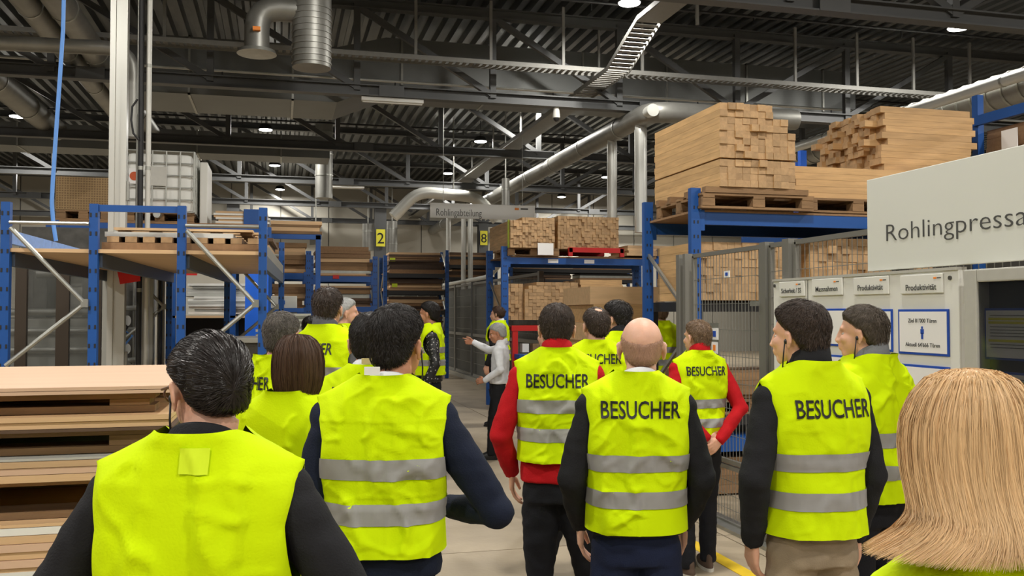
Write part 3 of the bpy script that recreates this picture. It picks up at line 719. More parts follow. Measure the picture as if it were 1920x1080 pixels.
P = onY(250, 200, Yp); pipe('thin_rod', 'very thin galvanised rod left of the black cable', 'pipe', [(P.x+.03, Yp+.1, 7.2), (P.x+.03, Yp+.1, 2.2)], .012, M_galv)
q = [onY(x, y, Yp-.05) for x, y in ((258, 186), (248, 200), (246, 225), (250, 250), (260, 262))]
tag(MB().tube(q, .011, 8).build('cable_loop', M_black, smooth=60), 'thin black cable loop bulging left of the black hose', 'cable')
hp = [onY(x, y, 8.5) for x, y in ((121, -60), (118, 60), (112, 150), (105, 250), (99, 340), (97, 380), (100, 420), (105, 452))]
tag(MB().tube(hp, .017, 8).build('air_hose', M_hose, smooth=60), 'light blue air hose hanging from the roof at the left', 'hose')

# machine enclosure behind the left rack
Ye = 11.6
A = onY(-60, 600, Ye); B = onY(188, 600, Ye)
t = thing('machine_enclosure', 'glazed machine enclosure with dark bronze posts behind the left rack', 'machine', ((A.x+B.x)/2, Ye, 0))
for px, ww in ((40, .12), (118, .14), (183, .08), (-50, .12)):
    q = onY(px, 600, Ye); MB().box((q.x-ww/2, Ye-.04, 0), (q.x+ww/2, Ye+.04, 2.55)).build('post', M_bronze, t)
MB().box((A.x, Ye-.05, 2.4), (B.x, Ye+.05, 2.5)).build('top_rail', M_galv, t)
MB().box((A.x, Ye-.05, .95), (B.x, Ye+.05, 1.05)).build('mid_rail', M_machd, t)
MB().box((A.x, Ye-.02, 0), (B.x, Ye+.02, .95)).build('lower_panel', M_machd, t)
pxs = [-50, 40, 118, 183]
for a, c in zip(pxs[:-1], pxs[1:]):
    qa, qc = onY(a, 600, Ye), onY(c, 600, Ye); MB().box((qa.x+.07, Ye-.005, 1.05), (qc.x-.07, Ye+.005, 2.4)).build('pane', M_glass, t)
t = thing('processing_machine', 'grey wood processing machine with rollers inside the glazed enclosure', 'machine', ((A.x+B.x)/2, Ye+1.5, 0))
MB().box((A.x, Ye+1., .3), (B.x, Ye+2.1, 1.75)).build('machine_bed', M_machine, t, bevel=.03)
for k in range(4): MB().tube([(A.x, Ye+.95, 1.1+.24*k), (B.x, Ye+.95, 1.1+.24*k)], .045, 12).build('roller', M_galv, t, smooth=40)
for k in range(4):
    x = A.x+.4+k*.42; MB().box((x, Ye+1.1, 1.75), (x+.17, Ye+1.6, 2.35)).build('spindle_unit', [M_machd, M_galv][k % 2], t, bevel=.02)
MB().tube([(A.x+.5, Ye+.9, 2.3), (A.x+1.2, Ye+.9, 2.33), (A.x+1.6, Ye+1, 2.2), (A.x+1.7, Ye+1, 1.8)], .06, 12).build('suction_hose', M_duct, t, smooth=40)
MB().box((A.x, Ye+2.15, 0), (B.x, Ye+2.2, 3.0)).build('rear_cover', M_machd, t)
# machine 2: light column and pipe work
q = onY(273, 600, 10.9)
t = thing('machine_column', 'pale grey machine column seen between the blue rear uprights', 'machine', (q.x, 10.9, 0))
MB().box((q.x-.09, 10.8, 0), (q.x+.09, 11.0, onY(273, 505, 10.9).z)).build('column', M_machine, t, bevel=.01)
MB().box((q.x+.12, 10.9, 0), (q.x+.2, 10.95, 2.3)).build('side_rail', M_galv, t)
MB().tube([(q.x+.16, 10.85, .5), (q.x+.16, 10.85, 2.3)], .02, 8).build('rod', M_dark, t)
q = onY(197, 600, 10.5); MB().box((q.x-.03, 10.5, 0), (q.x+.04, 10.6, 2.25)).build('pale_post', M_machine, t)
q = onY(235, 600, 11.2)
t = thing('pump_assembly', 'tangle of pipes, valves and hoses between pale post and machine column', 'machine', (q.x, 11.2, 0))
random.seed(5)
MB().box((q.x-.25, 11.5, 0), (q.x+.2, 11.6, 2.3)).build('back_plate', M_machd, t)
for x in (-.18, -.1, .08, .15): MB().tube([(q.x+x, 11.3, 0), (q.x+x, 11.3, 2.2)], .018, 8).build('pipe', M_galv, t, smooth=50)
for z in (.9, 1.25, 1.6, 1.85): MB().tube([(q.x-.2, 11.25, z), (q.x+.18, 11.25, z+.02)], .03, 10).build('cross_pipe', M_galv if z > 1 else M_dark, t, smooth=50)
for z in (1.0, 1.4, 1.72): MB().tube([(q.x-.05, 11.15, z), (q.x+.04, 11.1, z)], .06, 14).build('valve', M_alu, t, smooth=40)
for k in range(4): MB().tube([(q.x-.15, 11.2, 2.0-.1*k), (q.x-.05+.05*k, 11.05, 1.85-.1*k), (q.x-.1, 11.1, 1.6-.1*k)], .012, 8).build('hose', M_hose if k % 2 else M_black, t, smooth=60)
A = onY(236, 519, 10.2); tag(MB().add([onY(219, 505, 10.2), onY(263, 505, 10.2), onY(263, 527, 10.2), onY(225, 533, 10.2), onY(219, 505, 10.24), onY(263, 505, 10.24), onY(263, 527, 10.24), onY(225, 533, 10.24)], [(0,1,2,3),(7,6,5,4),(0,4,5,1),(1,5,6,2),(2,6,7,3),(3,7,4,0)]).build('red_cloth', mat('red cloth', srgb(205, 30, 28), .7)), 'bright red sheet hanging under the left rack shelf', 'sign')
A = onY(357, 512, 12.89); tag(MB().cbox(A, (.17, .02, .06)).build('red_tag', MATS['red cloth']), 'small red label on the wooden crate behind the left rack', 'tag')
# white board pile on rack at 350-480
Yw = 12.9
A = onY(345, 590, Yw); B = onY(482, 590, Yw)
rack_w = thing('storage_rack', 'dark shelf rack holding a pile of white boards behind the left rack', 'rack', ((A.x+B.x)/2, Yw, 0))
zw = onY(410, 592, Yw).z
MB().box((A.x-.2, Yw, zw-.03), (B.x+.1, Yw+1.0, zw)).build('shelf_board', M_panel, rack_w)
MB().box((A.x-.2, Yw+1.0, 0), (B.x+.1, Yw+1.04, zw)).build('back_panel', M_dark, rack_w)
MB().box((A.x-.2, Yw, 2.42), (B.x+.1, Yw+1.0, 2.62)).build('top_crate', M_panel, rack_w)
for x in (A.x-.15, (A.x+B.x)/2+.15, B.x+.05):
    for y in (Yw+.04, Yw+.96): MB().box((x-.04, y-.04, 0), (x+.04, y+.04, 2.42)).build('upright', M_blue, rack_w)
boards('pile of white laminate boards on the dark shelf behind the left rack', ((A.x+B.x)/2, Yw+.55, zw+.02), B.x-A.x-.1, .9, [.035]*12, [M_white, M_machine, M_white], .05)
q = onY(482, 560, 12.2); tag(MB().box((q.x-.15, 12.2, 0), (q.x+.14, 12.25, onY(482, 508, 12.2).z)).build('blue_sheet', M_brightblue), 'bright blue sheet standing beside the white board pile', 'panel')
q = onY(420, 640, 9.6); t = thing('work_table', 'grey steel work table below the white board pile', 'table', (q.x, 9.6, 0))
zq = onY(420, 634, 9.6).z; MB().box((q.x-.35, 9.6, zq-.05), (q.x+.5, 10.5, zq)).build('top', M_machine, t, bevel=.008)
MB().box((q.x-.3, 9.65, .2), (q.x+.45, 10.4, zq-.05)).build('cabinet', M_machd, t)
boards('low pile of grey and white strips right of the work table', (q.x+.6, 11.2, onY(470, 633, 10.6).z), .6, .8, [.03]*9, [M_white, M_galv], .03)
tag(MB().box((q.x+.3, 10.9, 0), (q.x+.9, 11.6, onY(470, 634, 10.6).z-.0)).build('steel_plinth', M_machine), 'grey plinth carrying the pile of strips', 'cabinet')
q = onY(530, 578, 14.5); t = thing('grey_cabinet', 'grey control cabinet with a blue label on a blue edged shelf', 'cabinet', (q.x, 14.5, 0))
a = onY(503, 555, 14.5); c = onY(557, 578, 14.5)
MB().box((a.x, 14.5, c.z), (c.x, 15.0, a.z)).build('cabinet_box', M_machine, t, bevel=.01); q1 = onY(532, 567, 14.5); MB().cbox((q1.x, 14.495, q1.z), (.04, .01, .06)).build('label', M_blue, t)
MB().box((a.x-.1, 14.45, c.z-.06), (c.x+.1, 15.05, c.z)).build('shelf', M_blue, t); MB().box((a.x, 14.5, 0), (c.x, 15.0, c.z-.06)).build('lower_cabinet', M_machine, t, bevel=.01)

# ---- left front pallet stack of pale panels
YF = 2.9
random.seed(3)
zf = W(0, 728, 3.05).z
def panel_layer(lab, z1, ths, ms, x1, y0=YF, L_=1.15):
    t = thing('panel_stack', lab, 'boards', (x1-1.2, y0+.5, z1-sum(ths)), 0, 'panel layers on the left pallets'); z = 0
    for k, th in enumerate(ths): lpiece('panel', t, (random.uniform(-.012, .012), random.uniform(-.006, .006), z+th/2), (2.4, L_, th-.0015), ms[k % len(ms)]); z += th
    return t
def xe(px): return onY(px, 700, YF).x
def zz(py): return onY(150, py, YF).z
zq = [zz(722), zz(775), zz(850), zz(968), zz(1053)]
panel_layer('topmost pale pinkish panels of the left pallet stack, beside the front man\'s head', zq[0], [.011, .011], [M_beech], xe(332))
panel_layer('second panel layer of the left pallet stack below the top one', zq[1], [.009, .02, .016], [M_dkb, M_panel, M_panel], xe(330))
panel_layer('third layer of pale panels in the left pallet stack', zq[2], [.022, .02, .018, .008], [M_panel, M_beech, M_panel, M_machine], xe(335))
panel_layer('fourth layer of panels in the left pallet stack with a bluish white sheet', zq[3]-.0, [.022]*5+[.022, .01], [M_panel, M_beech, M_panel, M_beech, M_panel, M_white, M_panel], xe(330))
panel_layer('lowest visible white panels of the left pallet stack', zq[4], [.02]*6, [M_white], xe(330))
def thin_pallet(lab, ztop, zbot, x1):
    t = thing('pallet', lab, 'pallet', (x1-1.2, YF+.55, zbot), 0, 'pallets inside the left panel stack'); h = ztop-zbot
    M = M_pal
    for j in (0, 1, 2):
        y = -.5+j*.5
        lpiece('bottom_board', t, (0, y, .01), (2.3, .12, .02), M)
        for x in (-1.0, -.45, .1, .62, 1.08): lpiece('block', t, (x, y, h/2), (.11, .12, h-.042), M)
        lpiece('top_board', t, (0, y, h-.01), (2.3, .12, .02), M)
    return t
thin_pallet('pallet directly under the topmost pale panels', zq[0]-.022, zq[1]+.001, xe(325))
thin_pallet('pallet under the second panel layer at the left', zq[1]-.045, zq[2]+.001, xe(325))
thin_pallet('pallet under the third panel layer with a stamped block', zq[2]-.068, zq[3]+.001, xe(325))
hb = zq[4]-.12
pb = panel_layer('wide base pack on the floor carrying the left pallet stack', hb, [hb/6]*6, [M_panel, M_brownb], xe(330))
zb4 = zq[3]-.142
# the fourth layer rests on the white panels
boards('thin battens between fourth layer and white panels', (xe(330)-1.2, YF+.5, zq[4]), 2.3, .9, [max(.002, zb4-zq[4]-.001)], [M_pal], .0)

# ================================================================ FENCES
M_mesh = mat('grey fence wire', srgb(140, 140, 134), .45, .5)
M_post = mat('grey fence post', srgb(128, 126, 119), .45, .4)
def mesh_panel(t, X, ya, yb, z0, z1, wire=.004, pitch=.055, hp=.2, frame=.035):
    f = MB()
    for y in (ya, yb): f.box((X-frame/2, y-frame/2, z0), (X+frame/2, y+frame/2, z1))
    for z in (z0, z1): f.box((X-frame/2, min(ya, yb), z-frame/2), (X+frame/2, max(ya, yb), z+frame/2))
    f.build('panel_frame', M_post, t)
    g = MB(); n = int(abs(yb-ya)/pitch)
    for i in range(1, n):
        y = ya+(yb-ya)*i/n; g.box((X-wire/2, y-wire/2, z0), (X+wire/2, y+wire/2, z1))
    k = max(2, int((z1-z0)/hp))
    for i in range(1, k):
        z = z0+(z1-z0)*i/k; g.box((X-wire, min(ya, yb), z-wire/2), (X, max(ya, yb), z+wire/2))
    g.build('wire_mesh', M_mesh, t, kind='stuff')
XF = 3.70
yat = lambda px, X=XF: onX(px, 588, X).y
t = thing('mesh_fence', 'grey wire mesh safety fence with a gate along the right side of the aisle', 'fence', (XF, 6.5, 0))
zf1 = onX(1427, 463, XF).z
for px, w_ in ((1278, .07), (1290, .05), (1438, .09), (1482, .09)):
    y = yat(px); MB().box((XF-.04, y-w_/2, 0), (XF+.04, y+w_/2, zf1+.03)).build('post', M_post, t)
mesh_panel(t, XF, yat(1302), yat(1430), .55, zf1)
mesh_panel(t, XF, yat(1302), yat(1430), .03, .5, pitch=.05, hp=.1)
mesh_panel(t, XF, yat(1447), yat(1476), .1, zf1)
ys = [yat(1490), yat(1700), yat(1990), yat(2500)]
for a, c in zip(ys[:-1], ys[1:]):
    mesh_panel(t, XF, a-.03, c+.03, .1, zf1); MB().box((XF-.03, c-.03, 0), (XF+.03, c+.03, zf1+.03)).build('post', M_post, t)
y = yat(1427); MB().box((XF-.07, y-.05, 1.86), (XF-.03, y+.05, 1.9)).build('hinge', M_galv, t)
for k, (px, py, w_, h_) in enumerate(((1363, 514, .09, .055), (1340, 626, .12, .1), (1340, 652, .1, .1))):
    q = onX(px, py, XF-.03); o = MB().cbox((XF-.03, q.y, q.z), (.006, w_*1.1, h_)).build('notice', M_paper, t)
    MB().cbox((XF-.035, q.y, q.z), (.003, w_*.45, h_*.5)).build('notice_print', [M_bframe, M_bframe, M_orange][k], o)
q = onX(1340, 640, XF-.02); MB().cbox((XF-.022, q.y, q.z), (.004, .17, .32)).build('notice_backing', M_galv, t)
t = thing('floor_rail', 'pale steel floor rail along the foot of the right fence', 'rail', (XF-.2, 6, 0))
MB().box((XF-.12, 3, 0), (XF+.1, 10, .03)).build('rail', M_galv, t)
tag(MB().box((3.08, 3.5, .0), (3.2, 9.5, .004)).build('floor_line', M_yel), 'yellow line painted on the floor in front of the right fence', 'marking')

XL = 5.1
t = thing('mesh_fence', 'long grey wire mesh fence with dark posts behind the pointing man', 'fence', (XL, 24, 0))
zl2 = onX(870, 535, XL).z
yl = [17.6, 20.3, onX(887, 600, XL).y, onX(855, 600, XL).y, 31.]
for i, (a, c) in enumerate(zip(yl[:-1], yl[1:])):
    mesh_panel(t, XL, a+.08, c-.08, .15, zl2, wire=.008, pitch=.07, hp=.28, frame=.06)
    lpo = MB().box((XL-.05, a-.06, 0), (XL+.05, a+.06, zl2+.05)).build('post', M_truss if i == 2 else M_post, t)
    MB().box((XL-.03, a+.1, 1.18), (XL+.0, c-.1, 1.26)).build('mid_rail', M_post, t)
MB().box((XL-.15, 17.6, 0), (XL+.05, 31, .12)).build('base_rail', M_galv, t)
tag(MB().box((XL+.08, 17.6, 0), (XL+.1, 31, zl2-.1)).build('grey_sheet', mat('grey screen sheet', srgb(120, 120, 116), .6, .1, .1, 2)), 'grey sheet lining behind the long mesh fence', 'panel')
tag(MB().tube(arc([(XL, 31, zl2+.1), (XL, 22, zl2+.12), (XL, 20.4, zl2+.6)], .8), .06, 10).build('cable_duct', M_tube, smooth=50), 'pale cable duct on top of the long mesh fence', 'pipe')
t = thing('timber_post', 'pale wooden post leaning on the end of the long mesh fence', 'post', (XL-.3, 30, 0)); q = onY(826, 640, 29.5)
MB().box((q.x-.06, 29.5, 0), (q.x+.06, 29.6, 2.0)).build('post', M_panel, t)
# white cabinets far away
for i, (pxa, pxb, pt, Y, lab) in enumerate(((738, 755, 556, 31.5, 'pale narrow cabinet far away at the left end of the cabinet row'), (757, 782, 554, 31.7, 'pale louvred cabinet in the far cabinet row'), (784, 806, 550, 31.9, 'grey striped cabinet in the middle of the far cabinet row'), (807, 824, 546, 32.2, 'light cabinet at the right end of the far row beside the fence'))):
    A = onY(pxa, 600, Y); B = onY(pxb, 600, Y); z1 = onY(pxa, pt, Y).z
    t = thing('cabinet', lab, 'cabinet', ((A.x+B.x)/2, Y, 0)); MB().box((A.x, Y, 0), (B.x, Y+.8, z1)).build('cabinet_body', M_machine, t, bevel=.02)
    for k in range(6): MB().box((A.x+.08, Y-.015, z1-.3-.12*k), (B.x-.08, Y, z1-.24-.12*k)).build('louvre', M_machd, t)

# ================================================================ SIGNS AND BOARDS
def wall_text(txt, parent, px, py, X, height, m, width=None, off=0., align='LEFT', dz=0.):
    """lettering on a plane facing -X, reading towards the viewer (+ to -Y)"""
    P = onX(px, py, X)
    me = text_mesh(txt, height, m, width, off, align)
    R = Matrix(((0, 0, -1, 0), (-1, 0, 0, 0), (0, 1, 0, 0), (0, 0, 0, 1)))
    return link('lettering', me, parent, WM[parent].inverted() @ Matrix.Translation(P) @ R)
XS = 3.62
A = onX(1625, 338, XS); B = onX(1625, 509, XS)
t = thing('wide_sign', 'wide white sign with thin grey lettering above the notice board at the right', 'sign', (XS, A.y-1, B.z))
MB().box((XS, A.y-2.6, B.z), (XS+.04, A.y, A.z)).build('sign_panel', M_whitep, t, bevel=.004)
for y in (A.y-.2, A.y-2.3): MB().box((XS+.04, y-.02, B.z-.4), (XS+.06, y+.02, A.z)).build('mounting_strut', M_galv, t)
# size the lettering from its first and last visible letters
q0 = onX(1659, 453, XS); hgt = onX(1659, 420, XS).z-q0.z
q1 = onX(1912, 421, XS)
me = text_mesh('Rohlingpressa', hgt, M_ink, abs(q1.y-q0.y)*1.03, off=-.012)
Rm = Matrix(((0, 0, -1, 0), (-1, 0, 0, 0), (0, 1, 0, 0), (0, 0, 0, 1)))
link('lettering', me, CH[t][0], WM[t].inverted() @ Matrix.Translation((XS-.002, q0.y, q0.z)) @ Rm)

XB_ = 3.60
A = onX(1450, 525, XB_); B = onX(1797, 507, XB_)
t = thing('notice_board', 'large white notice board with blue framed sheets on the right fence', 'board', (XB_, (A.y+B.y)/2, .9))
zA = (A.z+B.z)/2
MB().box((XB_, B.y, .85), (XB_+.05, A.y, zA)).build('board_panel', M_white, t, bevel=.005)
yj = onX(1515, 560, XB_).y; MB().box((XB_-.003, yj-.004, .85), (XB_, yj+.004, zA-.01)).build('joint', M_galv, t)
MB().box((XB_-.01, B.y-.0, zA-.005), (XB_+.055, A.y, zA+.012)).build('top_trim', M_alu, t)
for px, py in ((1453, 536), (1782, 521)):
    q = onX(px, py, XB_); MB().tube([q, q-Vector((.008, 0, 0))], .012, 12).build('screw', M_machd, t)
heads = [(1461, 526, 1508, 555, 'Sicherheit / 5S', 1465, 550, 1502), (1522, 521, 1579, 553, 'Massnahmen', 1529, 547, 1570), (1600, 518, 1666, 551, 'Produktivität', 1608, 545, 1655), (1688, 514, 1767, 549, 'Produktivität', 1698, 545, 1755)]
for xa, ya_, xb, yb_, tx, tx0, ty0, tx1 in heads:
    a = onX(xa, (ya_+3), XB_-.012); b_ = onX(xb, yb_, XB_-.012)
    o = MB().box((XB_-.014, b_.y, b_.z), (XB_-.001, a.y, a.z)).build('header_plate', M_white, t, bevel=.004)
    a0, a1 = onX(tx0, ty0, XB_-.014), onX(tx1, ty0-1, XB_-.014)
    me = text_mesh(tx, .036, M_ink, abs(a1.y-a0.y), off=.004)
    link('lettering', me, o, WM[t].inverted() @ Matrix.Translation((XB_-.016, a0.y, a0.z)) @ Rm)
    c0 = onX(xb-14, ya_+7, XB_-.014); MB().box((XB_-.0155, c0.y-.012, c0.z-.005), (XB_-.0142, c0.y+.012, c0.z+.005)).build('logo_mark', M_orange, o)
    MB().box((XB_-.0155, c0.y-.048, c0.z-.003), (XB_-.0142, c0.y-.016, c0.z+.003)).build('logo_text', M_ink, o)
def sheet(xa, ya_, xb, yb_, ya2=None, lines=None):
    a = onX(xa, ya_, XB_-.01); b_ = onX(xb, yb_, XB_-.01)
    o = MB().box((XB_-.008, b_.y, b_.z), (XB_-.001, a.y, a.z)).build('framed_sheet', M_bframe, t, bevel=.002)
    k = .014; MB().box((XB_-.0095, b_.y+k, b_.z+k), (XB_-.0082, a.y-k, a.z-k)).build('paper', M_paper, o)
    cy_ = (a.y+b_.y)/2; cz = (a.z+b_.z)/2
    return o, cy_, cz, a, b_
def stext(o, txt, y, z, h, w_, m=M_ink, off=.004):
    me = text_mesh(txt, h, m, w_, off=off, align='CENTER'); link('lettering', me, o, WM[t].inverted() @ Matrix.Translation((XB_-.0105, y, z)) @ Rm)
def man_icon(o, y, z, s=1.):
    b = MB(); c = (XB_-.011, y, z)
    b.box((XB_-.0115, y-.008*s, z-.035*s), (XB_-.0098, y-.001*s, z)); b.box((XB_-.0115, y+.001*s, z-.035*s), (XB_-.0098, y+.008*s, z)); b.box((XB_-.0115, y-.014*s, z-.005*s), (XB_-.0098, y+.014*s, z+.022*s)); b.box((XB_-.0115, y-.007*s, z+.024*s), (XB_-.0098, y+.007*s, z+.038*s))
    b.build('figure_symbol', M_bframe, o)
o, cy_, cz, a, b_ = sheet(1683, 580, 1779, 669); wd = a.y-b_.y
stext(o, "Ziel 81'000 Türen", cy_, cz+.055, .024, wd*.56); man_icon(o, cy_, cz-.005); stext(o, "Aktuell 64'666 Türen", cy_, cz-.085, .024, wd*.68)
o, cy_, cz, a, b_ = sheet(1598, 580, 1673, 660)
MB().box((XB_-.011, b_.y+.05, cz-.1), (XB_-.0098, b_.y+.09, cz+.06)).build('photo_print', M_machine, o); MB().box((XB_-.011, b_.y+.1, cz-.1), (XB_-.0098, b_.y+.12, cz-.02)).build('photo_print', M_panel, o)
o, cy_, cz, a, b_ = sheet(1519, 579, 1585, 650)
man_icon(o, cy_-.03, cz-.0); 
sheet(1519, 662, 1585, 740); sheet(1598, 674, 1674, 760); sheet(1684, 681, 1781, 780); sheet(1455, 579, 1506, 645)

# glazed display case right of the board
XC = 3.55
A = onX(1806, 506, XC)
t = thing('display_case', 'aluminium framed glass display case at the right edge with yellow marked lists', 'cabinet', (XC, A.y-.6, .9))
y1 = A.y; y0 = A.y-1.5; z1 = A.z; z0 = .9; fw = onX(1806, 560, XC).y-onX(1830, 560, XC).y
MB().box((XC, y1-fw, z0), (XC+.1, y1, z1)).build('frame_side', M_alu, t, bevel=.008)
MB().box((XC+.002, y0+fw, z1-fw*.75), (XC+.1, y1-fw, z1)).build('frame_top', M_alu, t, bevel=.008)
MB().box((XC+.002, y0+fw, z0), (XC+.1, y1-fw, z0+fw*.75)).build('frame_bottom', M_alu, t, bevel=.008)
MB().box((XC, y0, z0), (XC+.1, y0+fw, z1)).build('frame_side', M_alu, t, bevel=.008)
MB().box((XC+.08, y0+fw, z0+.05), (XC+.1, y1-fw, z1-.05)).build('back_panel', M_dark, t)
MB().box((XC+.015, y0+fw, z0+.05), (XC+.02, y1-fw, z1-.05)).build('pane', M_glassd, t)
for (xa, ya_, yb_) in ((1846, 578, 680), (1846, 694, 800)):
    a = onX(xa, ya_, XC+.05); c = onX(xa+110, yb_, XC+.05); yy = a.y-.33
    o = MB().box((XC+.05, yy, c.z), (XC+.06, a.y, a.z)).build('list_sheet', M_bframe, t)
    MB().box((XC+.047, yy+.012, c.z+.012), (XC+.0498, a.y-.012, a.z-.012)).build('paper', M_paper, o)
    hh = a.z-c.z
    for k, f_ in enumerate((.2, .27, .62)): MB().box((XC+.0455, yy+.03, a.z-hh*f_-.009), (XC+.0468, a.y-.03, a.z-hh*f_+.004)).build('highlighted_row', M_hl, o)
    for f_ in (.14, .36, .42, .48, .54, .7, .76): MB().box((XC+.0455, yy+.05, a.z-hh*f_-.002), (XC+.0468, a.y-.04, a.z-hh*f_+.001)).build('text_row', M_machd, o)

# hanging sign in the middle distance
YS = 20.5
A = onY(807, 380, YS); B = onY(1003, 413, YS)
t = thing('hanging_sign', 'long white hanging department sign above the aisle in the middle distance', 'sign', ((A.x+B.x)/2, YS, B.z))
# it faces the aisle with a slight turn
MB().box((A.x, YS, B.z), (B.x, YS+.05, A.z)).build('sign_panel', M_signw, t, bevel=.005)
me = text_mesh('Rohlingabteilung', .17, M_ink, onY(902, 400, YS).x-onY(817, 400, YS).x, off=-.008)
link('lettering', me, CH[t][0], WM[t].inverted() @ Matrix.Translation((onY(817, 402, YS).x, YS-.006, onY(817, 404, YS).z)) @ Matrix.Rotation(math.pi/2, 4, 'X'))
q = onY(969, 392, YS); MB().cbox((q.x, YS-.005, q.z), (.1, .006, .05)).build('logo_mark', M_orange, CH[t][0]); q = onY(983, 392, YS); MB().cbox((q.x, YS-.005, q.z), (.18, .006, .03)).build('logo_text', M_ink, CH[t][0])
for x in (A.x+.3, B.x-.3): MB().tube([(x, YS+.02, A.z), (x, YS+.02, 7.5)], .006, 6).build('suspension_wire', M_galv, t)
# ================================================================ PEOPLE
def evaluate(me, mods):
    o = bpy.data.objects.new('work', me); COL.objects.link(o)
    for kind, kw in mods:
        m = o.modifiers.new('m', kind)
        for k, v_ in kw.items(): setattr(m, k, v_)
    bpy.context.view_layer.update(); dg = bpy.context.evaluated_depsgraph_get()
    r = bpy.data.meshes.new_from_object(o.evaluated_get(dg))
    bpy.data.objects.remove(o); return r
def remesh(mb, voxel, m, name, sm=3, smf=.5, dec=None):
    me = mb.mesh(name, m)
    mods = [('REMESH', dict(mode='VOXEL', voxel_size=voxel)), ('SMOOTH', dict(factor=smf, iterations=sm))]
    if dec: mods.append(('DECIMATE', dict(ratio=dec)))
    r = evaluate(me, mods); r.name = name
    r.materials.clear(); r.materials.append(m) if not isinstance(m, (list, tuple)) else [r.materials.append(x) for x in m]
    r.polygons.foreach_set('use_smooth', [True]*len(r.polygons)); r.update()
    return r
def ell(b, c, r, M=None, nu=16, nv=10):
    c = Vector(c); vs = []; fs = []
    for i in range(1, nv):
        th = math.pi*i/nv
        for k in range(nu):
            ph = 2*math.pi*k/nu; p = Vector((r[0]*math.sin(th)*math.cos(ph), r[1]*math.sin(th)*math.sin(ph), r[2]*math.cos(th)))+c
            vs.append(M @ p if M else p)
    t_ = c+Vector((0, 0, r[2])); q_ = c-Vector((0, 0, r[2])); vs += [M @ t_ if M else t_, M @ q_ if M else q_]
    for i in range(nv-2):
        for k in range(nu): fs.append((i*nu+k, (i+1)*nu+k, (i+1)*nu+(k+1)%nu, i*nu+(k+1)%nu))
    T_ = (nv-1)*nu
    for k in range(nu): fs.append((T_, k, (k+1)%nu)); fs.append((T_+1, (nv-2)*nu+(k+1)%nu, (nv-2)*nu+k))
    b.add(vs, fs)
def rings(b, rs, n=28, e=2.4):
    """rs: (cx, cy, z, rx, ry) bottom to top, closed"""
    vs = []; fs = []
    for cx, cy, z, rx, ry in rs:
        for k in range(n):
            a = 2*math.pi*k/n; ca, sa = math.cos(a), math.sin(a)
            vs.append((cx+rx*math.copysign(abs(ca)**(2/e), ca), cy+ry*math.copysign(abs(sa)**(2/e), sa), z))
    for i in range(len(rs)-1):
        for k in range(n): fs.append((i*n+k, i*n+(k+1)%n, (i+1)*n+(k+1)%n, (i+1)*n+k))
    fs.append(tuple(range(n))[::-1]); fs.append(tuple((len(rs)-1)*n+k for k in range(n)))
    b.add(vs, fs)
def get(me):
    co = np.empty(len(me.vertices)*3); me.vertices.foreach_get('co', co); return co.reshape(-1, 3)
def put(me, co): me.vertices.foreach_set('co', co.ravel()); me.update()
def folds(me, amp, sc, seed):
    co = get(me); no = np.empty_like(co).ravel(); me.vertices.foreach_get('normal', no); no = no.reshape(-1, 3)
    out = co.copy()
    for i, (p, n_) in enumerate(zip(co, no)):
        k = mnoise.noise(Vector((p[0]*sc[0]+seed, p[1]*sc[1], p[2]*sc[2])))+.5*mnoise.noise(Vector((p[0]*sc[0]*2.1+seed, p[1]*sc[1]*2.1+3, p[2]*sc[2]*2.3)))
        k2 = 1-abs(mnoise.noise(Vector((p[0]*sc[0]*.8+seed*2, p[1]*sc[1]*.8+9, p[2]*sc[2]*1.2))))*2.2
        out[i] = p+n_*amp*(k+.6*k2)
    put(me, out)

# vest fabric: fine weave bump
M_vest = mat('fluorescent yellow fabric', (.60, .80, .0), .8, 0, .03, 7, .15, 160, spec=.12)
def wrinkle(m, sc=9., dist=.012, st_=.6):
    nt = m.node_tree; N = nt.nodes; L = nt.links; b = N['Principled BSDF']
    tc = N.new('ShaderNodeTexCoord'); oi = N.new('ShaderNodeObjectInfo'); ad = N.new('ShaderNodeVectorMath'); ad.operation = 'ADD'
    L.new(tc.outputs['Object'], ad.inputs[0]); L.new(oi.outputs['Random'], ad.inputs[1])
    nz = N.new('ShaderNodeTexNoise'); nz.noise_type = 'RIDGED_MULTIFRACTAL'; nz.inputs['Scale'].default_value = sc; nz.inputs['Detail'].default_value = 1.6; nz.inputs['Roughness'].default_value = .35; nz.inputs['Distortion'].default_value = .8
    L.new(ad.outputs[0], nz.inputs['Vector'])
    bp = N.new('ShaderNodeBump'); bp.inputs['Strength'].default_value = st_; bp.inputs['Distance'].default_value = dist
    old = b.inputs['Normal'].links[0].from_socket if b.inputs['Normal'].links else None
    L.new(nz.outputs[0], bp.inputs['Height'])
    if old: L.new(old, bp.inputs['Normal'])
    L.new(bp.outputs[0], b.inputs['Normal'])
wrinkle(M_vest, 3.6, .035, .9)
M_refl = mat('silver reflective tape', srgb(146, 144, 142), .6, .1, .05, 30)
def fabric(n_, c, r=.85, bump=.25): return mat(n_, c, r, 0, .12, 14, bump, 220, spec=.25)
C_black = fabric('black fleece', srgb(30, 30, 33)); C_navy = fabric('navy suit cloth', srgb(20, 27, 46)); C_red = fabric('red fleece', srgb(180, 16, 26))
C_grey = fabric('grey jersey', srgb(88, 88, 92)); C_white = fabric('white shirt cotton', srgb(225, 226, 230), .8, .1); C_dark = fabric('dark trouser cloth', srgb(24, 25, 31))
C_jeans = fabric('dark blue denim', srgb(26, 34, 60)); C_khaki = fabric('khaki cotton', srgb(146, 130, 108)); C_lgrey = fabric('light grey collar cloth', srgb(120, 122, 126))
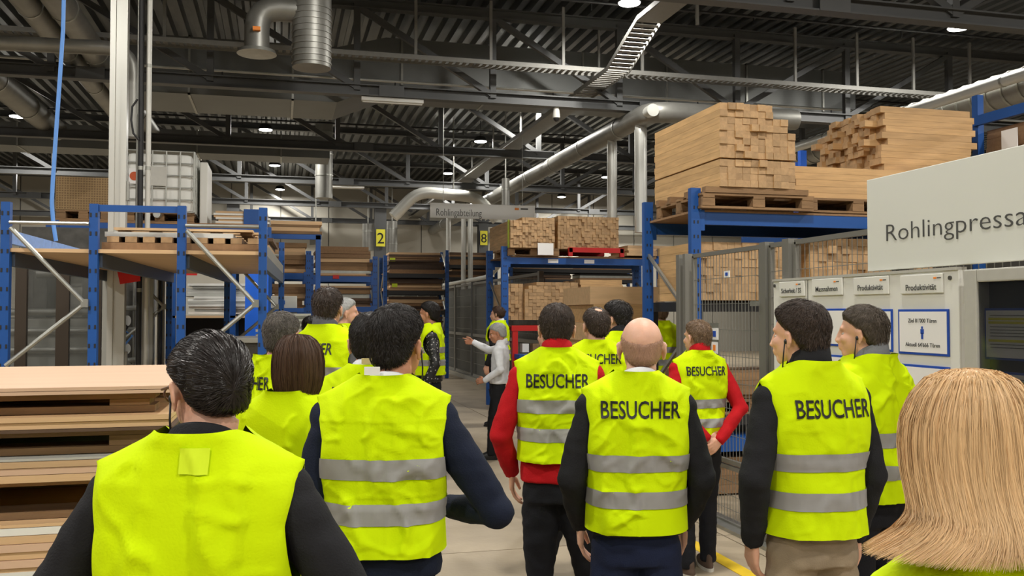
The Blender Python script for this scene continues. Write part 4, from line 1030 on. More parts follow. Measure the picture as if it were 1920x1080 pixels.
for c_ in (C_black, C_navy, C_red, C_grey, C_white, C_dark, C_jeans, C_khaki): wrinkle(c_, 7., .012, .5)
C_pat = None
def patterned():
    m = mat('black jacket with white flecks', (.01, .01, .012), .5)
    nt = m.node_tree; N = nt.nodes; L = nt.links
    if 'Voronoi Texture' in N: return m
    v_ = N.new('ShaderNodeTexVoronoi'); v_.inputs['Scale'].default_value = 38; tc = N.new('ShaderNodeTexCoord'); L.new(tc.outputs['Object'], v_.inputs['Vector'])
    cr = N.new('ShaderNodeValToRGB'); cr.color_ramp.elements[0].position = .22; cr.color_ramp.elements[0].color = (.35, .34, .33, 1); cr.color_ramp.elements[1].position = .3; cr.color_ramp.elements[1].color = (.012, .012, .013, 1)
    L.new(v_.outputs['Distance'], cr.inputs[0]); L.new(cr.outputs[0], N['Principled BSDF'].inputs['Base Color']); return m
C_pat = patterned()
def skin(n_, c):
    m = mat(n_, c, .5, 0, .07, 18, .08, 120, spec=.4)
    b = m.node_tree.nodes['Principled BSDF']; b.inputs['Subsurface Weight'].default_value = .12; b.inputs['Subsurface Radius'].default_value = (.02, .008, .004); b.inputs['Subsurface Scale'].default_value = .3
    return m
SK = skin('light skin', srgb(214, 164, 138)); SK2 = skin('tan skin', srgb(190, 134, 104)); SKB = skin('bald pinkish skin', srgb(220, 172, 148))
def hairm(n_, c, r=.5, v_=.5):
    m = bpy.data.materials.new(n_); m.use_nodes = True; N = m.node_tree.nodes; L = m.node_tree.links; b = N['Principled BSDF']
    b.inputs['Roughness'].default_value = r; b.inputs['Specular IOR Level'].default_value = .32
    at = N.new('ShaderNodeAttribute'); at.attribute_name = 'strand'
    mr = N.new('ShaderNodeMapRange'); mr.inputs[3].default_value = 1-v_; mr.inputs[4].default_value = 1+v_; L.new(at.outputs['Fac'], mr.inputs[0])
    vm = N.new('ShaderNodeVectorMath'); vm.operation = 'SCALE'; vm.inputs[0].default_value = c; L.new(mr.outputs[0], vm.inputs['Scale']); L.new(vm.outputs[0], b.inputs['Base Color'])
    return m
H_slick = hairm('slicked black hair', srgb(34, 29, 27), .34); H_black = hairm('black hair', srgb(33, 28, 26)); H_dbrown = hairm('dark brown hair', srgb(60, 48, 40)); H_brown = hairm('brown hair', srgb(74, 52, 38)); H_grey = hairm('grey hair', srgb(96, 90, 84), .5)
H_silver = hairm('silver hair', srgb(190, 190, 188), .5, .2); H_lbrown = hairm('light brown hair', srgb(122, 98, 76), .5); H_blonde = hairm('blonde hair', srgb(208, 172, 126), .4, .22)
H_gbrown = hairm('greying brown hair', srgb(84, 74, 64), .5)

HC = Vector((0, .012, 1.632))
def head_parts(b, M, face=1.):
    E = lambda c, r: ell(b, c, r, M, 20, 14)
    E((0, -.012, .032), (.0765, .097, .086)); E((0, .022, -.03), (.064, .066, .078)); E((0, .05, -.082), (.036, .036, .028)); E((0, .0, -.05), (.058, .06, .06))
    E((0, .072, .028), (.05, .02, .016)); E((.034, .062, -.02), (.026, .026, .024)); E((-.034, .062, -.02), (.026, .026, .024))
    E((0, .09, -.052), (.024, .010, .009)); E((0, .088, -.064), (.021, .010, .008))
    for s in (-1, 1): E((s*.012, .1, -.03), (.010, .012, .009))
    b.tube([M @ Vector((0, .085, .022)), M @ Vector((0, .096, -.005)), M @ Vector((0, .105, -.026)), M @ Vector((0, .092, -.034))], [.009, .010, .0115, .008], 10)
    for s in (-1, 1):
        R = M @ Matrix.Translation((s*.083, -.004, -.008)) @ Matrix.Rotation(s*.55, 4, 'Z') @ Matrix.Rotation(-.15, 4, 'X')
        ell(b, (0, 0, .004), (.0085, .019, .031), R, 14, 10); ell(b, (s*.004, -.002, .02), (.007, .019, .013), R, 10, 8); ell(b, (0, .004, -.026), (.007, .010, .011), R, 10, 8)
def hand(b, wrist, d, td, nrm, curl=.5, point=False, k=1.):
    d = Vector(d).normalized(); td = Vector(td); td = (td-d*td.dot(d)).normalized(); nrm = Vector(nrm); nrm = (nrm-d*nrm.dot(d)-td*nrm.dot(td)).normalized(); w0 = Vector(wrist)
    for i, l in enumerate((-.030, -.010, .010, .030)):
        a = w0+td*l*.5; kn = w0+d*(.088-.006*abs(i-2))*k+td*l*1.05; b.tube([a, (a+kn)/2, kn], [.014, .0145, .0115], 10)
        seg_ = [(.036, .024, .019), (.042, .028, .021), (.046, .030, .022), (.041, .025, .020)][i]
        c_ = curl*(.45 if (point and i == 3) else 1.); c_ = .08 if (point and i == 3) else (max(curl, 1.1) if point else curl)
        p = kn; ang = 0; pts = [kn]; dd = (d+td*l*2.5).normalized()
        for s_ in seg_: ang += c_*.85; p = p+(dd*math.cos(ang)+nrm*math.sin(ang))*s_; pts.append(p)
        b.tube([kn-dd*.012]+pts, [.0095, .0095, .009, .0085, .0068], 8)
    t0 = w0+d*.03+td*.026; t1 = t0+(d*.55+td*.6+nrm*.4).normalized()*.042; t2 = t1+(d*.9+td*.2+nrm*.35).normalized()*.03; t3 = t2+(d*.9-td*.1+nrm*.4).normalized()*.024
    b.tube([w0+d*.01, t0, t1, t2, t3], [.012, .0155, .012, .0105, .008], 10)

# ---- vest: parameter a (-1..1 across), height z
NX = .082
def vW(z, hem, za): return np.interp(z, [hem, hem+.12, 1.12, za, 1.36, 1.44, 1.5], [.203, .197, .198, .204, .190, .207, .222])
def vZtop(x, side):
    ax = np.abs(x); ridge = np.interp(ax, [NX, .12, .17, .222], [1.556, 1.532, 1.506, 1.482])
    if side < 0: neck = 1.556-.004*np.cos(np.clip(ax/NX, 0, 1)*math.pi/2)
    else: neck = 1.556-.17*(1-np.clip(ax/NX, 0, 1))**.9
    return np.where(ax < NX, neck, ridge)
def vYtop(x, side):
    t_ = np.clip((np.abs(x)-.05)/(.115-.05), 0, 1); t_ = t_*t_*(3-2*t_)
    y0 = -.108 if side < 0 else .055
    return y0*(1-t_)+(-.012)*t_
def vnoise(x, z, side, seed, amp):
    out = np.zeros_like(x); f = x.ravel(); g = z.ravel(); o = out.ravel()
    for i in range(len(f)):
        X, Z = f[i], g[i]; s_ = side*3.1+seed
        o[i] = (mnoise.noise(Vector((X*10+s_, Z*2.6, s_)))*1.1 + max(-.6, 1-abs(mnoise.noise(Vector((X*6+Z*4+s_, Z*4.5-X*4, 2+s_))))*7)*.42 + max(-.4, 1-abs(mnoise.noise(Vector((X*8-Z*7+s_, Z*8+X*5, 7+s_))))*9)*.26 + max(-.3, 1-abs(mnoise.noise(Vector((X*17+Z*9+s_, Z*13-X*5, 11+s_))))*8)*.12)
    return out*amp*1.7
def vY(x, a, z, side, P):
    hem, za, e0 = P['hem'], P['za'], P.get('flare', 0)
    D = np.interp(z, [hem, hem+.15, 1.15, 1.33, 1.43, 1.5, 1.56], ([.162, .15, .141, .138, .126, .112, .1] if side < 0 else [.168, .16, .154, .142, .12, .1, .09]))*P['bd']
    e = np.where(z > za, .085*np.sin(np.clip((z-za)/(1.475-za), 0, 1)*math.pi)**.7, 0)
    shape = (1-np.abs(a)**2.7)**(1/1.9)
    base = e+(D-e)*shape
    zt = vZtop(x, side); q = np.clip((z-(zt-.085))/.085, 0, 1); g = np.sqrt(np.clip(1-q*q, 0, 1))
    yt = vYtop(x, side); yb = side*base
    nz = np.maximum(vnoise(x, z, side, P['seed'], P['amp'])+.002, -.004)*np.clip(g*1.3, 0, 1)*(1-np.abs(a)**6)
    crease = 0
    for cx in P['crease_x']: crease = crease+.0035*np.exp(-((x-cx)/.0045)**2)
    for cz in P['crease_z']: crease = crease+.0035*np.exp(-((z-cz)/.0045)**2)
    return yt+(yb-yt)*g+side*(nz+crease*g)
def vsurf(P, side, z0, z1f, nx, nz, off=0.):
    """grid between z0 and a top function, returns (nz+1,nx+1,3)"""
    u_ = np.linspace(-1, 1, nx+1); a = np.sin(u_*math.pi/2)*.999999; A, T = np.meshgrid(a, np.linspace(0, 1, nz+1))
    x = A*.2
    for _ in range(4):
        zt = z1f(x); z = z0+T*(zt-z0); x = A*vW(z, P['hem'], P['za'])*P['bw']
    Zs = z
    # shoulder flare scaling uses unscaled x for top functions
    y = vY(x/P['bw'], A, Zs, side, P)+side*off*(1 if side else 0)
    if off: x = x*(1+off*4)
    hemw = np.where(T < .02, 0, 0)
    return np.stack([x, y, Zs+hemw], -1)
def grid_mesh(name, gs, m, merge=True):
    vs = []; fs = []
    for g in gs:
        n0 = len(vs); nz_, nx_ = g.shape[0]-1, g.shape[1]-1
        vs += [tuple(p) for p in g.reshape(-1, 3)]
        for j in range(nz_):
            for i in range(nx_):
                q = n0+j*(nx_+1)+i; fs.append((q, q+1, q+nx_+2, q+nx_+1))
    me = bpy.data.meshes.new(name); me.from_pydata(vs, [], fs); me.materials.append(m)
    bm = bmesh.new(); bm.from_mesh(me)
    if merge: bmesh.ops.remove_doubles(bm, verts=bm.verts, dist=.0015)
    bmesh.ops.recalc_face_normals(bm, faces=bm.faces); bm.to_mesh(me); bm.free()
    me.polygons.foreach_set('use_smooth', [True]*len(me.polygons)); me.update(); return me
TXT = {}
def make_vest(root, P, text, near):
    nx, nz = (72, 84) if near else (40, 44)
    bw = P['bw']
    top = lambda s_: (lambda x: vZtop(x/bw, s_))
    gb = vsurf(P, -1, P['hem'], top(-1), nx, nz); gf = vsurf(P, 1, P['hem'], top(1), nx, nz)
    me = grid_mesh('vest', [gb, gf], M_vest); vest = link('vest', me, root)
    for z0 in (P['hem']+.095, P['hem']+.225):
        bs = []
        for s_ in (-1, 1):
            bs.append(vsurf(P, s_, z0, lambda x: np.full_like(x, z0+.06), nx, 5, .0035))
        link('reflective_band', grid_mesh('reflective_band', bs, M_refl), vest)
    if text:
        if 'b' not in TXT:
            t0 = text_mesh('BESUCHER', .064, M_inkb, .29, off=.012, align='CENTER', extrude=0); bm = bmesh.new(); bm.from_mesh(t0)
            for _ in range(3):
                bmesh.ops.triangulate(bm, faces=bm.faces)
                es = [e for e in bm.edges if e.calc_length() > .012]
                if es: bmesh.ops.subdivide_edges(bm, edges=es, cuts=1)
            bmesh.ops.triangulate(bm, faces=bm.faces); bm.to_mesh(t0); bm.free(); TXT['b'] = t0
        t1 = TXT['b'].copy(); co = get(t1); cz = P.get('tz', 1.385)
        x = co[:, 0]+P.get('tx', 0); z = cz+co[:, 1]; wv = vW(z, P['hem'], P['za'])*bw
        # wrap: arc length along the back
        y = vY(x/bw, np.clip(x/wv, -.99, .99), z, -1, P)-.004
        put(t1, np.stack([x, y, z], -1)); link('lettering', t1, vest)
    return vest

# ---- hair
CC = Vector((0, -.012, .032)); CR = Vector((.0765, .097, .086))
def hair_mask(n_, style):
    x, y, z = n_[:, 0], n_[:, 1], n_[:, 2]
    thr = np.interp(y, [-1, -.6, -.25, .0, .25, .5, .8, 1], style.get('line', [-.9, -.86, -.62, -.26, -.06, .18, .38, .46]))
    m = np.clip((z-thr)/style.get('fade', .3), 0, 1); m = m*m*(3-2*m)
    if style.get('bald_crown'): 
        d_ = x*0+y*-.35+z*.94; m = m*(1-np.clip((d_-style['bald_crown'])/.12, 0, 1))
    return m
def shell_pts(n_, style, seed, lift=0.):
    m = hair_mask(n_, style); th = style.get('side', .006)+(style.get('top', .02)-style.get('side', .006))*np.clip((n_[:, 2]+.1)/.9, 0, 1)
    off = (th+lift)*m-.004*(1-m)-.012*(m <= 0)
    h = np.sqrt(np.clip(1-n_[:, 2]**2, 1e-6, 1)); low = np.clip(-n_[:, 2]*2, 0, 1)*np.clip(.5-n_[:, 1]*1.6, 0, 1)
    kx = (h**.55/h-1)*low+1; kz = 1+.45*low
    q = np.stack([n_[:, 0]*np.minimum(kx, 2.2), n_[:, 1]*np.minimum(kx, 2.2), n_[:, 2]*kz], -1)
    return np.array(CC)+q*np.array(CR)+n_*off[:, None], m
def add_hair(root, style, Mh, near, seed=1):
    rng = np.random.RandomState(seed*13+7)
    b = MB(); ell(b, (0, 0, 0), (1, 1, 1), None, 64 if near else 40, 40 if near else 26)
    n_ = np.array(b.v); p, m = shell_pts(n_, style, seed)
    for i in range(len(p)):
        if m[i] > .05: p[i] += n_[i]*m[i]*style.get('lump', .003)*(mnoise.noise(Vector(n_[i]*3.5+seed))+.6*mnoise.noise(Vector(n_[i]*9+seed)))
    p = np.c_[p, np.ones(len(p))] @ np.array(Mh).T
    V = p[:, :3]; Fc = list(b.f); val = np.full(len(V), .25)
    # strands
    N = int(style.get('n', 2600)*(1.5 if near else .6)); nn = rng.normal(size=(N*3, 3)); nn /= np.linalg.norm(nn, axis=1)[:, None]
    mm = hair_mask(nn, style); nn = nn[mm > .12][:N]; N = len(nn)
    cr = np.array(style.get('crown', (0, -.45, .89))); cr = cr/np.linalg.norm(cr)
    fl = nn-cr; fl -= nn*(fl*nn).sum(1)[:, None]; fl /= (np.linalg.norm(fl, axis=1)[:, None]+1e-6)
    comb = np.array(style.get('comb', (0, 0, 0))); fl = fl+comb; fl -= nn*(fl*nn).sum(1)[:, None]
    fl += rng.normal(size=(N, 3))*(style.get('mess', .18)+.08); fl -= nn*(fl*nn).sum(1)[:, None]; fl /= (np.linalg.norm(fl, axis=1)[:, None]+1e-6)
    zt_ = np.clip((nn[:, 2]+.1)/.9, 0, 1)
    Ln = (style.get('len_side', .012)+(style.get('len', .035)-style.get('len_side', .012))*zt_)*rng.uniform(.7, 1.2, N)
    K = 4; rows = []
    for k in range(K):
        t_ = k/(K-1); q = nn+fl*(Ln*t_/.09)[:, None]; q /= np.linalg.norm(q, axis=1)[:, None]
        pp, m_ = shell_pts(q, style, seed); lift = (style.get('lift', .004)*1.35*math.sin(t_*math.pi*.75)+.0004)
        pp = pp+q*(lift*(.5+rng.uniform(0, 1, N)*.5))[:, None]; rows.append(pp)
    wd = style.get('w', .0013)*(1 if near else 1.6); side = np.cross(nn, fl); ta = rng.uniform(-1, 1, N)*style.get('tilt', .9); side = side*np.cos(ta)[:, None]+nn*np.sin(ta)[:, None]
    cl = np.array([mnoise.noise(Vector((v_[0]*style.get('cl', 9)+seed, v_[2]*4 if not style.get('slick') else v_[2]*1.5, v_[1]*1.5 if style.get('slick') else v_[1]*4))) for v_ in nn])
    base = len(V); vv = []
    for k in range(K):
        ww = wd*(1-.75*(k/(K-1))**2)
        vv.append(rows[k]-side*ww/2); vv.append(rows[k]+side*ww/2)
    vv = np.stack(vv, 1)+(nn*(cl*style.get('clump', .004)+.001)[:, None])[:, None, :]; vv = vv.reshape(-1, 3); vv = (np.c_[vv, np.ones(len(vv))] @ np.array(Mh).T)[:, :3]
    rv = np.clip(rng.uniform(0, 1, N)*.7+.15+cl*.6, 0, 1)
    for i in range(N):
        o = base+i*2*K
        for k in range(K-1): Fc.append((o+2*k, o+2*k+1, o+2*k+3, o+2*k+2))
    V = np.vstack([V, vv]); val = np.concatenate([val, np.repeat(rv, 2*K)])
    me = bpy.data.meshes.new('hair'); me.from_pydata(V.tolist(), [], Fc); me.materials.append(style['m'])
    at = me.attributes.new('strand', 'FLOAT', 'POINT'); at.data.foreach_set('value', val)
    me.polygons.foreach_set('use_smooth', [True]*len(me.polygons)); me.update()
    return link('hair', me, root)
def long_hair(root, style, Mh, seed=1):
    """hair falling from the crown over the skull: profile by arc parameter"""
    rng = np.random.RandomState(seed); s_ = np.array(style['s']); R_ = np.array(style['r'])*style.get('rs', 1); Z_ = np.array(style['z']); Yc = np.array(style['yc'])
    op = style.get('open', 50)      # half angle of the face opening in degrees
    def pt(ph, s, off=0.):
        r = np.interp(s, s_, R_)+off; z = np.interp(s, s_, Z_); yc = np.interp(s, s_, Yc)
        ry = r*style.get('ey', 1.08)
        x = r*np.sin(ph); y = yc-ry*np.cos(ph)                      # ph = 0 at the back
        fl = style.get('flip', 0)*np.clip((s-.8)/.2, 0, 1)**1.5; x = x+fl*np.sin(ph)-style.get('flipL', 0)*np.clip((s-.78)/.22, 0, 1)**1.7*np.clip(-np.sin(ph), 0, 1)
        back = np.clip(np.cos(ph), 0, 1); y = y+style.get('backin', 0.0)*np.clip((s-.55)/.45, 0, 1)*back
        return np.stack([x, y, z], -1)
    half = math.radians(180-op)
    g = []
    ph_ = np.linspace(-half, half, 72)
    for s in np.linspace(0, .93, 36): g.append(pt(ph_, np.full(72, s), -.006))
    g = np.array(g); V = g.reshape(-1, 3); Fc = []
    for j in range(35):
        for i in range(71): Fc.append((j*72+i, j*72+i+1, (j+1)*72+i+1, (j+1)*72+i))
    # cap above the forehead
    val = np.full(len(V), .45)
    N = style['n']; K = style.get('K', 13); ph = rng.uniform(-half, half, N); s0 = rng.uniform(0, .55, N)**1.3*.9; s1 = rng.uniform(style.get('tip', .86), 1.0, N)
    s0n = rng.uniform(0, 1, N); clump = np.array([.6*mnoise.noise(Vector((p_*style.get('cf', 7), q_*1.5, seed)))+.5*mnoise.noise(Vector((p_*style.get('cf', 7)*3.1, q_*3, seed+5))) for p_, q_ in zip(ph, s0n)])
    depth = rng.uniform(-.012, .003, N)+clump*style.get('clump', .004); wav = rng.uniform(-1, 1, N); drift = rng.normal(size=N)*.05
    part = style.get('part', 0.)
    rows = []
    for k in range(K):
        t_ = k/(K-1); s = s0+(s1-s0)*t_; pk = ph+drift*t_+.035*np.sin(s*9+wav*3)*t_+clump*style.get('sway', .12)*t_**2
        rows.append(pt(pk, s, depth+rng.uniform(0, .0006, N)))
    base = len(V); wd = style.get('w', .0018); tang = rows[K//2]-rows[K//2-1]
    vv = []
    rad0 = np.stack([np.sin(ph), -np.cos(ph), 0*ph], -1); tn = np.stack([np.cos(ph), np.sin(ph), 0*ph], -1); ta = rng.uniform(-1, 1, N)*.8; rad = rad0*np.cos(ta)[:, None]+tn*np.sin(ta)[:, None]
    for k in range(K):
        tg = rows[min(k+1, K-1)]-rows[max(k-1, 0)]; sd = np.cross(tg, rad); sd /= (np.linalg.norm(sd, axis=1)[:, None]+1e-9)
        ww = wd*(1-.8*(k/(K-1))**3); vv.append(rows[k]-sd*ww/2); vv.append(rows[k]+sd*ww/2)
    vv = np.stack(vv, 1).reshape(-1, 3)
    for i in range(N):
        o = base+i*2*K
        for k in range(K-1): Fc.append((o+2*k, o+2*k+1, o+2*k+3, o+2*k+2))
    V = np.vstack([V, vv]); V = (np.c_[V, np.ones(len(V))] @ np.array(Mh).T)[:, :3]
    rv = np.clip(rng.uniform(0, 1, N)*.6+.2+clump*.8, 0, 1); val = np.concatenate([val, np.repeat(rv, 2*K)])
    me = bpy.data.meshes.new('hair'); me.from_pydata(V.tolist(), [], Fc); me.materials.append(style['m'])
    at = me.attributes.new('strand', 'FLOAT', 'POINT'); at.data.foreach_set('value', val)
    me.polygons.foreach_set('use_smooth', [True]*len(me.polygons)); me.update()
    return link('hair', me, root)

SHOES = {}
def shoe_mesh(m, sole):
    k = m.name
    if k not in SHOES:
        b = MB(); rings(b, [(0, .03, .0, .042, .135), (0, .03, .03, .043, .138), (0, .028, .05, .04, .125), (0, -.01, .075, .036, .085), (0, -.035, .105, .034, .05), (0, -.04, .12, .03, .04)], 20, 2.2)
        ell(b, (0, .11, .035), (.04, .055, .03))
        SHOES[k] = remesh(b, .009, m, 'shoe', 3)
        s_ = MB(); rings(s_, [(0, .03, .0, .045, .142), (0, .03, .022, .046, .143)], 24, 2.2); SHOES[k+'s'] = s_.mesh('sole', sole)
    return SHOES[k], SHOES[k+'s']
M_shoe = mat('black leather shoe', (.012, .012, .013), .35); M_shoeb = mat('brown suede shoe', srgb(84, 66, 54), .8); M_shoew = mat('white sneaker', srgb(225, 225, 222), .55); M_sole = mat('pale sole', srgb(200, 196, 186), .6)

def person(label, px, d, H, yaw=0, hyaw=0, htilt=0, hem=.95, vest=True, text=True, jacket=C_black, trousers=C_dark, shoes=M_shoe, sk=SK, hair=None, lhair=None,
           aL=None, aR=None, bw=1., bd=1., collar=None, colh=.06, feet=None, near=False, vox=None, ear=None, glasses=None, seed=1, jlow=.95, tz=None, tx=0., amp=.015, creases=((), ()), hoffx=0., lean=0., hs=1., extra=None, za=1.2, hz=0.):
    s = H/1.75
    P0_ = W(px, 588, d); P0_.z = 0
    root = thing('person', label, 'person', P0_, -TH+math.radians(yaw), 'people touring the hall', s)
    hem = hem/s
    Mh = Matrix.Translation((hoffx, 0, 1.52+hz)) @ Matrix.Rotation(math.radians(hyaw), 4, 'Z') @ Matrix.Rotation(math.radians(htilt), 4, 'X') @ Matrix.Translation((0, .012, .112)) @ Matrix.Scale(hs, 4)
    # ---- arms
    dfl = lambda sg: dict(e=(sg*.238*bw, -.035, 1.14), w=(sg*.232*bw, .065, .905), d=(0, .12, -1), td=(0, 1, 0), n=(-sg, 0, 0), c=.45)
    arms = []
    for sg, a in ((-1, aL), (1, aR)):
        q = dfl(sg)
        if a: q.update(a)
        q['sg'] = sg; arms.append(q)
    feet = feet or ((-.11, .0, 8), (.11, .0, -8))
    # ---- body (one continuous surface)
    b = MB(); head_parts(b, Mh)
    hn = Mh @ Vector((0, -.018, -.06)); b.tube([hn, (hn+Vector((hoffx*.5, -.02, 1.50)))/2, Vector((0, -.02, 1.49)), Vector((0, -.015, 1.42))], [.056, .057, .06, .075], 18)
    rings(b, [(0, 0, .86, .1, .07), (0, 0, 1.1, .1, .07), (0, 0, 1.35, .13, .075), (0, -.005, 1.44, .11, .06), (0, -.01, 1.49, .06, .05)], 16)
    for q in arms:
        sh = Vector((q['sg']*.165*bw, -.005, 1.41)); e = Vector(q['e']); w_ = Vector(q['w'])
        b.tube([Vector((q['sg']*.08, 0, 1.41)), sh, e, (e*.35+w_*.65), w_], [.05, .045, .036, .033, .026], 12)
        hand(b, w_, q['d'], q['td'], q['n'], q['c'], q.get('point', False))
    for (fx_, fy, ft), sg in zip(feet, (-1, 1)):
        b.tube([(sg*.07, 0, .9), (sg*.08*.5+fx_*.5, fy*.5+.015, .48), (fx_, fy-.03, .1), (fx_, fy-.03, .05)], [.06, .042, .032, .034], 12)
        a_ = math.radians(ft); b.tube([(fx_, fy-.03, .05), (fx_-math.sin(a_)*.1, fy-.03+math.cos(a_)*.1, .035)], [.034, .025], 10)
    me = remesh(b, vox or (.006 if near else .009), sk, 'body', 2, .5); body = link('body', me, root)
    # eyes
    for sg in (-1, 1):
        e_ = MB(); ell(e_, (sg*.031, .0695, .003), (.0105, .0100, .0072), Mh, 12, 8); me = e_.mesh('eye', mat('eye white', srgb(186, 172, 162), .35)); me.shade_smooth(); eo = link('eye', me, root)
        e_ = MB(); ell(e_, (sg*.031, .0765, .003), (.005, .004, .005), Mh, 10, 6); link('iris', e_.mesh('iris', M_inkb), eo)
    # ---- trousers
    b = MB(); rings(b, [(0, 0, .84, .165*bw, .115*bd), (0, 0, .93, .166*bw, .115*bd), (0, 0, 1.03, .15*bw, .10*bd)], 24)
    for (fx_, fy, ft), sg in zip(feet, (-1, 1)):
        kn = Vector((sg*.09*.45+fx_*.55, fy*.5+.02, .49))
        b.tube([(sg*.08*bw, 0, .9), (sg*.085*bw*.6+kn.x*.4, kn.y*.4, .72), kn, (kn.x*.4+fx_*.6, kn.y*.4+(fy-.03)*.6, .26), (fx_, fy-.03, .1), (fx_, fy-.03, .055)], [.094*bw, .086, .066, .06, .055, .057], 18)
    me = remesh(b, .012 if near else .016, trousers, 'trousers', 3); folds(me, .006, (11, 11, 15), seed); link('trousers', me, root)
    for (fx_, fy, ft) in feet:
        m1, m2 = shoe_mesh(shoes, M_shoe if shoes is M_shoe else M_sole); so = link('shoe', m1, root, Matrix.Translation((fx_, fy, .01)) @ Matrix.Rotation(math.radians(ft), 4, 'Z')); link('sole', m2, so, Matrix.Translation((0, 0, -.01)))
    # ---- jacket / shirt
    b = MB(); rings(b, [(0, 0, jlow, .186*bw, .134*bd), (0, 0, jlow+.05, .186*bw, .13*bd), (0, 0, 1.12, .168*bw, .112*bd), (0, -.003, 1.3, .178*bw, .115*bd), (0, -.008, 1.41, .165*bw, .098*bd), (0, -.012, 1.465, .12, .08), (0, -.014, 1.51, .078, .066), (0, -.015, 1.545, .066, .062)], 30)
    for q in arms:
        sh = Vector((q['sg']*.172*bw, -.008, 1.412)); e = Vector(q['e']); w_ = Vector(q['w']); ew = (w_-e).normalized()
        ar = q.get('ar', 1.)
        b.tube([Vector((q['sg']*.09, -.008, 1.42)), sh, sh*.5+e*.5+Vector((0, 0, 0)), e, e*.5+w_*.5, w_-ew*.005, w_+ew*.012], [.06, .066*ar, .059*ar, .052*ar, .048*ar, .038*ar, .037*ar], 18); ell(b, sh, (.066*ar,)*3); ell(b, e, (.053*ar,)*3)
    me = remesh(b, .009 if near else .013, jacket, 'jacket', 3); folds(me, .0045 if not vest else .004, (10, 10, 14), seed+4)
    if vest:     # keep the cloth inside the vest where it would poke through
        pass
    link({C_white: 'shirt'}.get(jacket, 'jacket'), me, root)
    if collar:
        n = 40; g = []; cy = -.02
        for j, (r_, z_) in enumerate(((.068, 1.50), (.065, 1.50+colh*.55), (.064, 1.512+colh), (.069, 1.508+colh), (.076, 1.50+colh*.45), (.079, 1.49))):
            row = []
            for i in range(n+1):
                a = math.radians(-155+310*i/n); rr = r_*1.02; row.append((hoffx*.4+rr*math.sin(a), cy-rr*.98*math.cos(a)+(.012 if j in (1, 2, 3) else 0)*0, z_+.012*math.cos(a)+ (0.02*(1-math.cos(a))*-1 if True else 0)))
            g.append(row)
        me = grid_mesh('collar', [np.array(g)], collar); link('collar', me, root)
    if vest:
        make_vest(root, dict(hem=hem, za=za, bw=bw*1.0, bd=bd, seed=seed*1.7, amp=amp, crease_x=creases[0], crease_z=creases[1], tz=tz or 1.385, tx=tx), text, near)
    if hair: add_hair(root, hair, Mh, near, seed)
    if lhair: long_hair(root, lhair, Mh, seed)
    if ear:
        sg = ear; b = MB(); ell(b, (sg*.084, .006, -.014), (.008, .008, .010), Mh)
        pts = [Mh @ Vector((sg*.086, .010, -.02)), Mh @ Vector((sg*.088, .014, -.06)), Mh @ Vector((sg*.084, .02, -.11)), Vector((sg*.085, .03, 1.46))]
        b.tube(pts, .0026, 6); me = b.mesh('earpiece', M_black); me.shade_smooth(); link('earpiece', me, root)
    if glasses:
        g = MB()
        for sg in (-1, 1):
            g.tube([Mh @ Vector((sg*.078, -.012, .006)), Mh @ Vector((sg*.079, .03, .014)), Mh @ Vector((sg*.070, .088, .013))], .0028, 6)
            c = [Mh @ Vector((sg*.034+.028*math.cos(a)*1., .1-.012*abs(math.cos(a))*.5, .002+.021*math.sin(a))) for a in np.linspace(0, 2*math.pi, 17)]
            g.tube(c, .0026, 6, cap=False)
        g.tube([Mh @ Vector((-.008, .102, .006)), Mh @ Vector((.008, .102, .006))], .0025, 6)
        me = g.mesh('glasses', mat('brown glasses frame', srgb(92, 60, 40), .4)); me.shade_smooth(); go = link('glasses', me, root)
    if extra: extra(root, Mh)
    return root

st = lambda m, **k: dict(m=m, **k)
# --- the group, from the nearest to the farthest
SW = dict(m=H_blonde, K=11, n=21000, s=[0, .06, .14, .24, .34, .44, .56, .7, .85, 1.0], r=[.0, .035, .062, .083, .096, .1, .1, .099, .1, .105], z=[.128, .125, .112, .084, .048, .012, -.03, -.07, -.108, -.145],
          yc=[-.02, -.02, -.018, -.014, -.01, -.01, -.016, -.03, -.05, -.07], flipL=.085, flip=.012, backin=.0, open=48, w=.0012, clump=.0028, cf=7, tip=.84, sway=.14)
person('blonde woman with long straight hair, nearest at the right edge, back to camera', 1850, 1.36, 1.662, yaw=0, hyaw=4, lhair=SW, hz=.05, hoffx=-.03, near=True, text=False, hem=.9, jacket=C_black, bw=.9, seed=21)
def patch(root, Mh):
    P = dict(hem=.72/(1.755/1.75), za=1.2, bw=1.0, bd=1.1, seed=3.4, amp=.016, crease_x=(), crease_z=())
    X, Z = np.meshgrid(np.linspace(-.012, .048, 9), np.linspace(1.475, 1.525, 8)); wv = vW(Z, P['hem'], 1.2)
    g = np.stack([X, vY(X, X/wv, Z, -1, P)-.005, Z], -1)
    me = grid_mesh('size_patch', [g], mat('pale yellow patch', (.64, .82, .02), .7, spec=.2)); link('size_patch', me, [c for c in CH[root] if c.name.startswith('vest')][0])
def neck_label(root, Mh, m=None, x=-.03):
    b = MB(); b.cbox((x, -.106, 1.566), (.046, .004, .024)); link('neck_label', b.mesh('neck_label', m or M_paper), root)
def neck_label2(root, Mh): neck_label(root, Mh, mat('beige fabric label', srgb(196, 178, 130), .7), .0)
